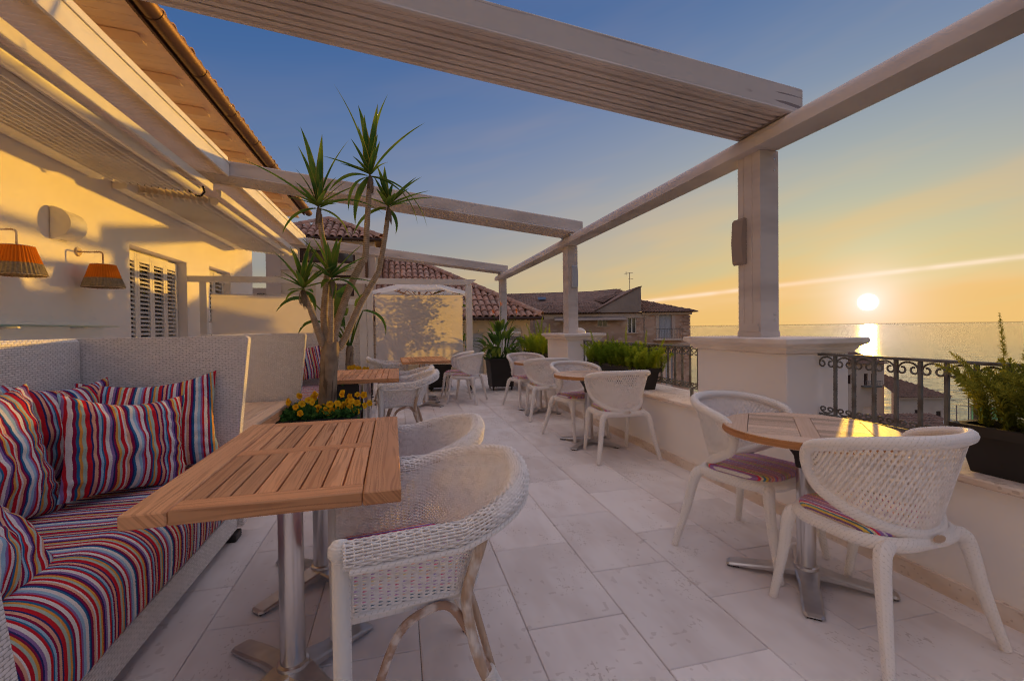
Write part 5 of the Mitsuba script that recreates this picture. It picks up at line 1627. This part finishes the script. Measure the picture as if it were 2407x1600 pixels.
cloth('cloth_screen', 'pale cloth screen with leaf shadows behind the far slatted table', -.43, 1.20, .56, 1.885, 1)
cloth('cloth_screen', 'peach tinted cloth screen between the house and the yucca', -3.10, -1.47, .30, 1.870, 4)
LV = thing('louvred_panel', 'white louvred panel in the screen frame behind the yucca stems', 'panel')
put(LV, shp(join(box(-.70, -.57, Y0 - .03, Y0 + .03, .10, 1.80, .004), box(-1.325, -1.22, Y0 - .03, Y0 + .03, .10, 1.80, .004), box(-1.219, -.701, Y0 - .029, Y0 + .029, 1.70, 1.80, .003), box(-1.219, -.701, Y0 - .029, Y0 + .029, .10, .22, .003)), 'white_paint'))
sl = shp(move(box(-.2585, .2585, -.034, .034, -.004, .004, .0015), rotx(-38)), 'white_paint')
for i in range(33):
    put(sub(LV, 'slat'), sl, T().translate([-.96, Y0, .255 + i * .0435]))

PR = thing('parasol', 'white parasol on wooden ribs peeping over the cloth screen', 'parasol')
ca = V(.42, 9.75)
n = 8
ang = np.radians(np.arange(n) * 45 + 22.5)
ms = []
for i in range(n):
    a0, a1 = ang[i], ang[i] + math.radians(45)
    s = np.linspace(0, 1, 9); k = np.linspace(0, 1, 7)
    S, K = np.meshgrid(s, k, indexing='ij')
    R = 1.12 * S
    x = ca[0] + R * (np.cos(a0) * (1 - K) + np.cos(a1) * K); y = ca[1] + R * (np.sin(a0) * (1 - K) + np.sin(a1) * K)
    z = 2.275 - .30 * S ** 1.15 - .035 * np.sin(np.pi * K) * S
    part(PR, 'canopy_panel', grid(np.stack([x, y, z], -1)), 'parasol_cloth', smooth=True)
    e = ca + 1.10 * V(math.cos(a0), math.sin(a0))
    part(PR, 'rib', tube([(ca[0], ca[1], 2.255), ((ca[0] + e[0]) / 2, (ca[1] + e[1]) / 2, 2.113), (e[0], e[1], 1.955)], .010, 6), 'teak_edge')
    h = ca + .62 * V(math.cos(a0), math.sin(a0))
    part(PR, 'strut', tube([(ca[0], ca[1], 1.86), (h[0], h[1], 2.088)], .009, 6), 'teak_edge')
part(PR, 'pole', tube([(ca[0], ca[1], .03), (ca[0], ca[1], 2.30)], .024, 12), 'teak_edge', smooth=40)
part(PR, 'base', box(ca[0] - .25, ca[0] + .25, ca[1] - .25, ca[1] + .25, .001, .06, .006), 'planter_black')


# ------------------------------------------------------------------ neighbouring buildings
def tile_face(key, A, B, Cc, D, pitch, row, matn, limit, r=None, seed=0, n=6, name='roof_tile'):
    """Barrel tiles over the planar roof face A-B (eave) C-D (ridge, C above B); the nearest rows are parts, the rest one mesh."""
    A, B, Cc, D = (V(*q) for q in (A, B, Cc, D))
    e = B - A; W = np.linalg.norm(e); e /= W
    nm = np.cross(e, D - A); nm /= np.linalg.norm(nm)
    if nm[2] < 0: nm = -nm
    s = np.cross(nm, e); s /= np.linalg.norm(s)
    if s @ (D - A) < 0: s = -s
    pa = lambda q: ((q - A) @ e, (q - A) @ s)
    poly = sg.Polygon([pa(A), pa(B), pa(Cc), pa(D)]).buffer(.03)
    minx, miny, maxx, maxy = poly.bounds
    rr = r or pitch * .47
    base = barrel(row * 1.12, rr, rr * .84, rr * .16, n)
    base = (base[0] @ rotx(-2.2).T + V(0, 0, 0.0), base[1])
    sh = shp(base, matn, smooth=50)
    rl = np.random.default_rng(seed)
    cells = [(minx + (i + .5) * pitch, miny + j * row) for j in range(int((maxy - miny) / row) + 1) for i in range(int((maxx - minx) / pitch) + 1)]
    cells = [c for c in cells if poly.contains(sg.Point(c[0], c[1] + row * .5))]
    rest = []
    for q, (u, w) in enumerate(cells):
        o = A + e * u + s * w + nm * (rl.normal() * .006)
        tw = rl.normal() * .02
        e2 = e * math.cos(tw) + s * math.sin(tw); s2 = np.cross(nm, e2)
        R = np.stack([e2, s2, nm], 1)
        if q < limit:
            M = np.eye(4); M[:3, :3] = R; M[:3, 3] = o
            put(sub(key, name), sh, T(M.tolist()))
        else: rest.append((base[0] @ R.T + o, base[1]))
    if rest: part(key, 'upper_tiles', join(*rest), matn, smooth=50, kind='stuff')
    q = [x - nm * .02 for x in (A, B, Cc, D)]
    part(key, 'roof_deck', (np.array(q), np.array([[0, 1, 2], [0, 2, 3]])), 'roof_old')


def caps(key, P0, P1, n, matn='roof_clay', r=.12):
    P0, P1 = V(*P0), V(*P1); d = P1 - P0; L = np.linalg.norm(d); d /= L
    x = np.cross(d, V(0, 0, 1)); x /= np.linalg.norm(x); z = np.cross(x, d)
    s = shp(barrel(L / n * 1.1, r, r * .85, .02, 8), matn, smooth=50)
    for i in range(n):
        M = np.eye(4); M[:3, :3] = np.stack([x, d, z], 1); M[:3, 3] = P0 + d * (L * i / n)
        put(sub(key, 'ridge_tile'), s, T(M.tolist()))


TW = thing('tower_house', 'tall beige house with hipped tile roof and dark framed window behind the screens', 'house')


def facade(x0, x1, z0, z1, holes, y, d, c):
    g = sg.box(x0, z0, x1, z1)
    for h in holes: g = g.difference(sg.box(*h))
    return prism(g, (0, y, 0), (1, 0, 0), (0, 0, 1), (0, d, 0))


put(TW, shp(join(facade(-3.80, -.72, -6, 4.02, [(-2.90, 3.32, -1.30, 3.76), (-1.95, 2.30, -1.35, 2.95)], 15.0, .3, 0), box(-1.02, -.721, 15.301, 18.4, -6, 4.02, 0), box(-3.80, -3.5, 15.301, 18.4, -6, 4.02, 0)), 'cream_plaster'))
part(TW, 'corner_pilaster', box(-3.83, -3.42, 14.96, 14.999, -6, 4.0, .01), 'old_plaster')
part(TW, 'corner_pilaster', box(-1.10, -.69, 14.96, 14.999, -6, 4.0, .01), 'old_plaster')
part(TW, 'string_course', box(-3.419, -1.101, 14.965, 14.999, 3.08, 3.22, .01), 'old_plaster')
for (a, b, c, d) in ((-2.90, -1.30, 3.32, 3.76), (-1.95, -1.35, 2.30, 2.95)):
    w = part(TW, 'window', join(box(a + .001, a + .07, 15.06, 15.12, c, d, 0), box(b - .07, b - .001, 15.06, 15.12, c, d, 0), box(a + .071, b - .071, 15.06, 15.12, d - .07, d - .001, 0), box(a + .071, b - .071, 15.06, 15.12, c + .001, c + .08, 0), box((a + b) / 2 - .03, (a + b) / 2 + .03, 15.065, 15.115, c + .081, d - .071, 0)), 'dark_frame')
    put(sub(w, 'pane'), shp(box(a + .001, b - .001, 15.13, 15.14, c + .001, d - .001, 0), 'pane'))
e0, e1 = (-4.0, 14.80, 4.07), (-.50, 14.80, 4.07)
ap = (-2.25, 16.6, 4.98)
tile_face(TW, e0, e1, (-2.2, 16.6, 4.98), (-2.3, 16.6, 4.98), .22, .34, 'roof_clay', 60, seed=2)
tile_face(TW, e1, (-.50, 18.6, 4.07), (-2.2, 16.7, 4.98), (-2.2, 16.6, 4.98), .22, .34, 'roof_clay', 0, seed=3)
caps(TW, (-.50, 14.8, 4.12), (-2.22, 16.6, 5.02), 7); caps(TW, (-4.0, 14.8, 4.12), (-2.28, 16.6, 5.02), 7)
part(TW, 'eave_board', join(box(-4.0, -.50, 14.82, 15.3, 4.021, 4.05, 0), box(-.80, -.50, 15.301, 18.5, 4.021, 4.05, 0)), 'dark_frame')
part(TW, 'gutter', tube([(-4.0, 14.79, 4.05), (-.48, 14.79, 4.05)], .05, 8), 'dark_frame', smooth=True)
part(TW, 'downpipe', tube([(-.95, 14.90, 4.0), (-.95, 14.90, -5)], .045, 8), 'copper', smooth=True)

HH = thing('hip_roof_house', 'neighbouring house with broad terracotta hip roof right behind the cloth screen', 'house')
put(HH, shp(join(facade(-.70, 4.15, -6, 1.50, [(3.42, -.4, 3.86, 1.25), (2.0, -.2, 2.6, 1.1)], 14.3, .3, 0), box(3.85, 4.149, 14.601, 21, -6, 1.5, 0)), 'cream_plaster'))
for a, b, c, d in ((3.42, 3.86, -.4, 1.25), (2.0, 2.6, -.2, 1.1)):
    w = part(HH, 'window', box(a + .001, b - .001, 14.36, 14.40, c + .001, d - .001, .005), 'shutter_grey')
    sl2 = shp(box(a + .06, b - .06, 14.335, 14.359, -.028, .028, .004), 'shutter_grey')
    for i in range(int((d - c - .2) / .085)): put(sub(w, 'slat'), sl2, T().translate([0, 0, c + .12 + i * .085]))
HE = 1.60
tile_face(HH, (-.72, 13.95, HE), (4.45, 13.95, HE), (.25, 18.1, 4.0), (-.72, 18.1, 4.0), .205, .36, 'roof_clay', 225, seed=5)
tile_face(HH, (4.45, 13.95, HE), (4.45, 22, HE), (.25, 18.2, 4.0), (.25, 18.1, 4.0), .205, .36, 'roof_clay', 0, seed=6)
caps(HH, (4.45, 13.95, HE + .06), (.25, 18.1, 4.06), 16); caps(HH, (.25, 18.1, 4.06), (-.72, 18.1, 4.06), 3)
part(HH, 'eave_board', join(box(-.72, 4.40, 14.02, 14.30, 1.505, 1.56, 0), box(4.15, 4.40, 14.301, 22, 1.505, 1.56, 0)), 'dark_frame')
part(HH, 'gutter', tube([(-.7, 13.93, 1.555), (4.5, 13.93, 1.555)], .055, 8), 'dark_frame', smooth=True)

AN = thing('annex_house', 'low dark windowed annex glimpsed between the cream house and the tower', 'house')
put(AN, shp(box(-6.0, -3.85, 16.0, 20, -6, 2.62, 0), 'old_plaster'))
part(AN, 'window', box(-4.35, -3.9, 15.96, 15.999, 1.95, 2.45, .01), 'dark_frame')


# the far buildings stand square to a street that runs at 13.9 degrees
RV = V(math.cos(YAW), -math.sin(YAW), 0); FV = V(math.sin(YAW), math.cos(YAW), 0)
LM = np.stack([RV, FV, V(0, 0, 1)], 1)


def loc(m): return (np.asarray(m[0], float) @ LM.T,) + tuple(m[1:])


def lp(r, d, z): return tuple(RV * r + FV * d + V(0, 0, z))


OH = thing('stone_house', 'old stone house with sagging tile roofs beyond the parapet', 'house')
DD = 40.0
wh = [(7.52, 1.35, 8.42, 2.02 + .45), (10.15, .75, 10.95, 2.12), (12.9, .20, 14.05, 2.42), (13.05, -4.8, 14.1, -1.25), (8.2, -4.2, 9.3, -2.2)]
g = sg.box(-4.0, -22, 15.55, 2.50)
for h in wh: g = g.difference(sg.box(*h))
put(OH, shp(loc(join(prism(g, (0, DD, 0), (1, 0, 0), (0, 0, 1), (0, .5, 0)), box(15.05, 15.549, DD + .501, DD + 11, -22, 2.5, 0), box(-4, -3.5, DD + .501, DD + 11, -22, 2.5, 0))), 'old_stone'))
part(OH, 'plaster_patch', loc(box(-3.9, 12.0, DD - .03, DD - .001, 2.02, 2.40, .01)), 'old_plaster')
part(OH, 'cornice', loc(box(11.4, 15.75, DD - .20, DD - .001, 2.26, 2.48, .03)), 'old_plaster')
part(OH, 'cornice', loc(box(-4.0, 11.39, DD - .12, DD - .001, 2.41, 2.49, .02)), 'roof_old')
part(OH, 'string_course', loc(box(-4.0, 15.6, DD - .10, DD - .001, -.42, -.18, .02)), 'old_plaster')
for i, (a, c, b, d) in enumerate(wh):
    m = 'white_paint' if i < 2 else 'shutter_grey'
    fr = .09
    w = part(OH, 'window', loc(join(box(a + .001, a + fr, DD + .12, DD + .2, c, d, 0), box(b - fr, b - .001, DD + .12, DD + .2, c, d, 0), box(a + fr + .001, b - fr - .001, DD + .12, DD + .2, d - fr, d - .001, 0), box((a + b) / 2 - .05, (a + b) / 2 + .05, DD + .125, DD + .195, c, d - fr - .001, 0))), m)
    if i < 2: put(sub(w, 'pane'), shp(loc(box(a + .001, b - .001, DD + .22, DD + .24, c + .001, d - .001, 0)), 'pane'))
    else:
        for s0, s1 in ((a + fr + .02, (a + b) / 2 - .06), ((a + b) / 2 + .06, b - fr - .02)): put(sub(w, 'shutter_leaf'), shp(loc(box(s0, s1, DD + .14, DD + .18, c + .02, d - fr - .02, .01)), 'shutter_grey' if i == 2 else 'soffit_board'))
    put(sub(w, 'sill'), shp(loc(box(a - .12, b + .12, DD - .12, DD + .11, c - .11, c - .001, .01)), 'old_plaster'))
part(OH, 'window_surround', loc(join(box(12.62, 12.899, DD - .07, DD - .001, .2, 2.24, .01), box(14.051, 14.33, DD - .07, DD - .001, .2, 2.24, .01))), 'old_plaster')
r4 = np.random.default_rng(15)
for i in range(15):
    z = 2.20 - i * .30
    L = (.55, .85)[i % 2]
    part(OH, 'quoin', loc(box(15.62 - L, 15.62 + .03 * r4.random(), DD - .07 - .04 * r4.random(), DD - .001, z - .27, z, .03)), 'old_stone')
for i in range(12):
    z = 2.0 - i * .28
    part(OH, 'quoin', loc(box(11.32 - (.2, .42)[i % 2], 11.35, DD - .05 - .03 * r4.random(), DD - .001, z - .25, z, .02)), 'old_stone')
# balcony
bal = part(OH, 'balcony', loc(box(12.4, 14.7, DD - .85, DD - .001, .02, .16, .02)), 'old_plaster')
put(sub(bal, 'rail'), shp(loc(join(box(12.4, 14.7, DD - .84, DD - .80, 1.02, 1.07, 0), *[box(12.42 + i * .14, 12.44 + i * .14, DD - .83, DD - .81, .161, 1.019, 0) for i in range(17)])), 'iron'))
# roofs
tile_face(OH, lp(-4.2, DD - .45, 2.50), lp(7.6, DD - .45, 2.50), lp(10.6, DD + 6.0, 4.95), lp(-2.0, DD + 6.0, 4.72), .24, .42, 'roof_old', 0, seed=8, n=4)
tile_face(OH, lp(11.28, DD - .45, 2.50), lp(16.25, DD - .45, 2.50), lp(11.6, DD + 4.2, 3.95), lp(11.28, DD + 4.2, 3.98), .24, .42, 'roof_old', 0, seed=9, n=4)
tile_face(OH, lp(16.25, DD - .45, 2.50), lp(16.25, DD + 11, 2.50), lp(11.6, DD + 5.2, 3.95), lp(11.6, DD + 4.2, 3.95), .24, .42, 'roof_old', 0, seed=10, n=4)
gb = part(OH, 'gable_wall', loc(prism([(7.1, 2.52), (11.27, 2.52), (11.27, 4.66), (11.05, 4.62)], (0, DD - .30, 0), (1, 0, 0), (0, 0, 1), (0, 6.0, 0))), 'render_grey')
labels[gb] = {'label': 'grey rendered wedge shaped gable with a sharp top'}
part(OH, 'gable_coping', loc(prism([(6.95, 2.50), (11.05, 4.63), (11.35, 4.70), (11.35, 4.78), (11.0, 4.72), (6.9, 2.58)], (0, DD - .36, 0), (1, 0, 0), (0, 0, 1), (0, 6.12, 0))), 'roof_old')
tile_face(OH, lp(8.4, DD + 1.5, 3.5), lp(11.3, DD + 5.9, 4.75), lp(11.2, DD + 8.0, 4.75), lp(6.0, DD + 8.0, 4.75), .24, .42, 'roof_old', 0, seed=11, n=4)
sk = part(OH, 'skylight', (np.array([lp(2.5, DD + 2.9, 3.92), lp(3.25, DD + 2.9, 3.92), lp(3.25, DD + 3.6, 4.20), lp(2.5, DD + 3.6, 4.20)]), np.array([[0, 1, 2], [0, 2, 3]])), 'pane')
aw = part(OH, 'awning', loc(prism([(0, 0)] + [(6.2 / 40 * i, .06 * (i % 2)) for i in range(1, 41)] + [(6.2, .09), (0, .09)], (3.7, DD - .9, 1.80), (1, 0, 0), (0, 0, 1), (0, .899, .30))), 'render_grey')
part(OH, 'drain_pipe', loc(join(tube([(1.95, DD - .08, 2.4), (1.95, DD - .08, -6)], .05, 6)[:2], tube([(11.6, DD - .06, 2.2), (11.6, DD - .06, -8)], .045, 6)[:2])), 'render_grey')
ANT = thing('roof_antenna', 'thin television aerial standing on the stone house roof against the sky', 'antenna')
put(ANT, shp(loc(join(tube([(10.62, DD + 1, 4.3), (10.62, DD + 1, 6.12)], .030, 6)[:2], tube([(10.15, DD + 1, 6.02), (10.95, DD + 1, 6.10)], .018, 5)[:2], tube([(10.5, DD + 1, 5.55), (10.95, DD + 1, 5.52)], .016, 5)[:2],
                          *[tube([(10.2 + i * .11, DD + .8, 6.03 + i * .01), (10.2 + i * .11, DD + 1.2, 6.03 + i * .01)], .012, 4)[:2] for i in range(7)],
                          *[tube([(10.8 + i * .05, DD + .85, 5.53), (10.8 + i * .05, DD + 1.15, 5.53)], .012, 4)[:2] for i in range(3)], tube([(10.32, DD + 1, 5.85), (10.32, DD + 1, 6.22)], .015, 4)[:2])), 'render_grey'))

# shore house below, seen through the railing
SHH = thing('shore_house', 'beige house near the shore seen through the sunlit railing', 'house')
DS = 90.0
sg1 = sg.box(62.0, -30, 73.5, -6.6)
for h in ((69.5, -10.9, 70.3, -8.6), (70.9, -10.9, 71.7, -8.6), (69.2, -17.5, 71.2, -15.2), (66.0, -10.6, 67, -8.8)): sg1 = sg1.difference(sg.box(*h))
put(SHH, shp(loc(join(prism(sg1, (0, DS, 0), (1, 0, 0), (0, 0, 1), (0, .6, 0)), box(72.9, 73.499, DS + .601, DS + 9, -30, -6.6, 0))), 'old_plaster'))
part(SHH, 'window', loc(join(*[box(a, b, DS + .3, DS + .4, c, d, 0) for a, c, b, d in ((69.5, -10.9, 70.3, -8.6), (70.9, -10.9, 71.7, -8.6), (66.0, -10.6, 67, -8.8))])), 'dark_frame')
part(SHH, 'door', loc(box(69.2, 71.2, DS + .3, DS + .4, -17.5, -15.2, 0)), 'soffit_board')
bl = part(SHH, 'balcony', loc(join(box(68.9, 72.3, DS - 1.1, DS - .001, -11.2, -10.9, .02), box(68.9, 72.3, DS - 1.1, DS - 1.04, -10.0, -9.92, 0), *[box(68.92 + i * .3, 68.98 + i * .3, DS - 1.09, DS - 1.05, -10.899, -10.001, 0) for i in range(12)])), 'iron')
tile_face(SHH, lp(61.5, DS - .8, -6.6), lp(74.0, DS - .8, -6.6), lp(71.0, DS + 4, -4.6), lp(61.5, DS + 4, -4.6), .3, .6, 'roof_old', 0, seed=12, n=4)
wg = sg.box(73.51, -30, 83.0, -13.0)
for h in ((76.9, -19.0, 78.0, -15.3), (81.0, -19, 82, -15.6)): wg = wg.difference(sg.box(*h))
part(SHH, 'wing', loc(join(prism(wg, (0, DS - 3, 0), (1, 0, 0), (0, 0, 1), (0, .6, 0)), box(82.4, 82.999, DS - 2.399, DS + 9, -30, -13, 0))), 'old_plaster')
part(SHH, 'wing_window', loc(join(*[box(a, b, DS - 2.8, DS - 2.7, c, d, 0) for a, c, b, d in ((76.9, -19.0, 78.0, -15.3), (81.0, -19, 82, -15.6))])), 'dark_frame')
part(SHH, 'cornice', loc(join(box(73.0, 83.4, DS - 3.5, DS - 3.001, -13.2, -12.8, .05))), 'old_plaster')
tile_face(SHH, lp(73.3, DS - 3.7, -12.8), lp(83.7, DS - 3.7, -12.8), lp(75.5, DS + 4, -8.9), lp(73.3, DS + 4, -8.8), .3, .6, 'roof_old', 0, seed=13, n=4)

LR = thing('low_roof_house', 'low flat tile roof just beyond the railing with a small dish on it', 'house')
put(LR, shp(loc(box(17, 26.6, 24, 33, -14, -5.5, 0)), 'old_stone'))
tile_face(LR, lp(16.6, 23.6, -5.45), lp(27.0, 23.6, -5.45), lp(26.6, 29, -4.55), lp(16.6, 29, -4.55), .24, .42, 'roof_old', 0, seed=14, n=4)
DI = thing('satellite_dish', 'small grey satellite dish on the low roof', 'dish')
dm = lathe([(.0001, -.06), (.15, -.05), (.26, -.02), (.33, .03), (.325, .034), (.25, -.01), (.0001, -.045)], 16)
put(DI, shp(loc(join(move(dm, rotx(60), (24.0, 25, -4.35)), tube([(24.0, 25, -5.2), (24.0, 25.02, -4.4)], .03, 6)[:2])), 'shutter_grey', smooth=40))
FE = thing('net_fence', 'tall fence of green netting on thin poles by the shore', 'fence')
put(FE, shp(loc((V((60.4, 60, -24), (66, 60, -24), (66, 60, -10.2), (60.4, 60, -9.8)), np.array([[0, 1, 2], [0, 2, 3]]))), 'net_cloth'))
for r in (58.5, 60.4, 63.1, 66.0): part(FE, 'pole', loc(tube([(r, 59.95, -26), (r, 59.95, -9.6)], .06, 6)), 'render_grey')
part(FE, 'cable', loc(tube([(58.5, 59.95, -9.65), (66.0, 59.95, -10.0)], .04, 5)), 'render_grey')
SL = thing('street_lamp', 'thin street lamp rising near the net fence', 'lamp')
put(SL, shp(loc(join(tube([(80.2, 80, -26), (80.2, 80, -10.9), (80.0, 80, -10.5)], .09, 6)[:2], box(78.6, 80.1, 79.8, 80.2, -10.6, -10.4, .03))), 'iron'))


def tree(key, r, d, z0, zc, R, nl, seed, size):
    rl = np.random.default_rng(seed)
    tips, ms = [], [tube(bez((r, d, z0), (r + .2, d, (z0 + zc) / 2), (r, d, zc), n=5), np.linspace(.28, .10, 11), 8)[:2]]
    for i in range(30):
        u = rl.normal(size=3); u /= np.linalg.norm(u); q = V(r, d, zc) + u * V(R, R, R * .75) * rl.uniform(.5, 1)
        tips.append(q); ms.append(tube([(r, d, zc - R * .6), tuple(q)], [.07, .015], 4)[:2])
    part(key, 'trunk', loc(join(*ms)), 'bark')
    pts = np.concatenate([q + rl.normal(size=(nl, 3)) * R * .20 for q in tips])
    part(key, 'crown', loc(leaf_cloud(pts, size, rl, 1.7, .2)), 'palm_leaf', kind='stuff')


tk = thing('shore_tree', 'dark bushy tree on the slope below the right planter', 'tree'); tree(tk, 31.2, 30, -16, -7.2, 1.7, 130, 51, .22)
tk = thing('shore_tree', 'small tree on the slope between the fence and the shore house', 'tree'); tree(tk, 51, 52, -22, -13.8, 2.2, 110, 52, .28)
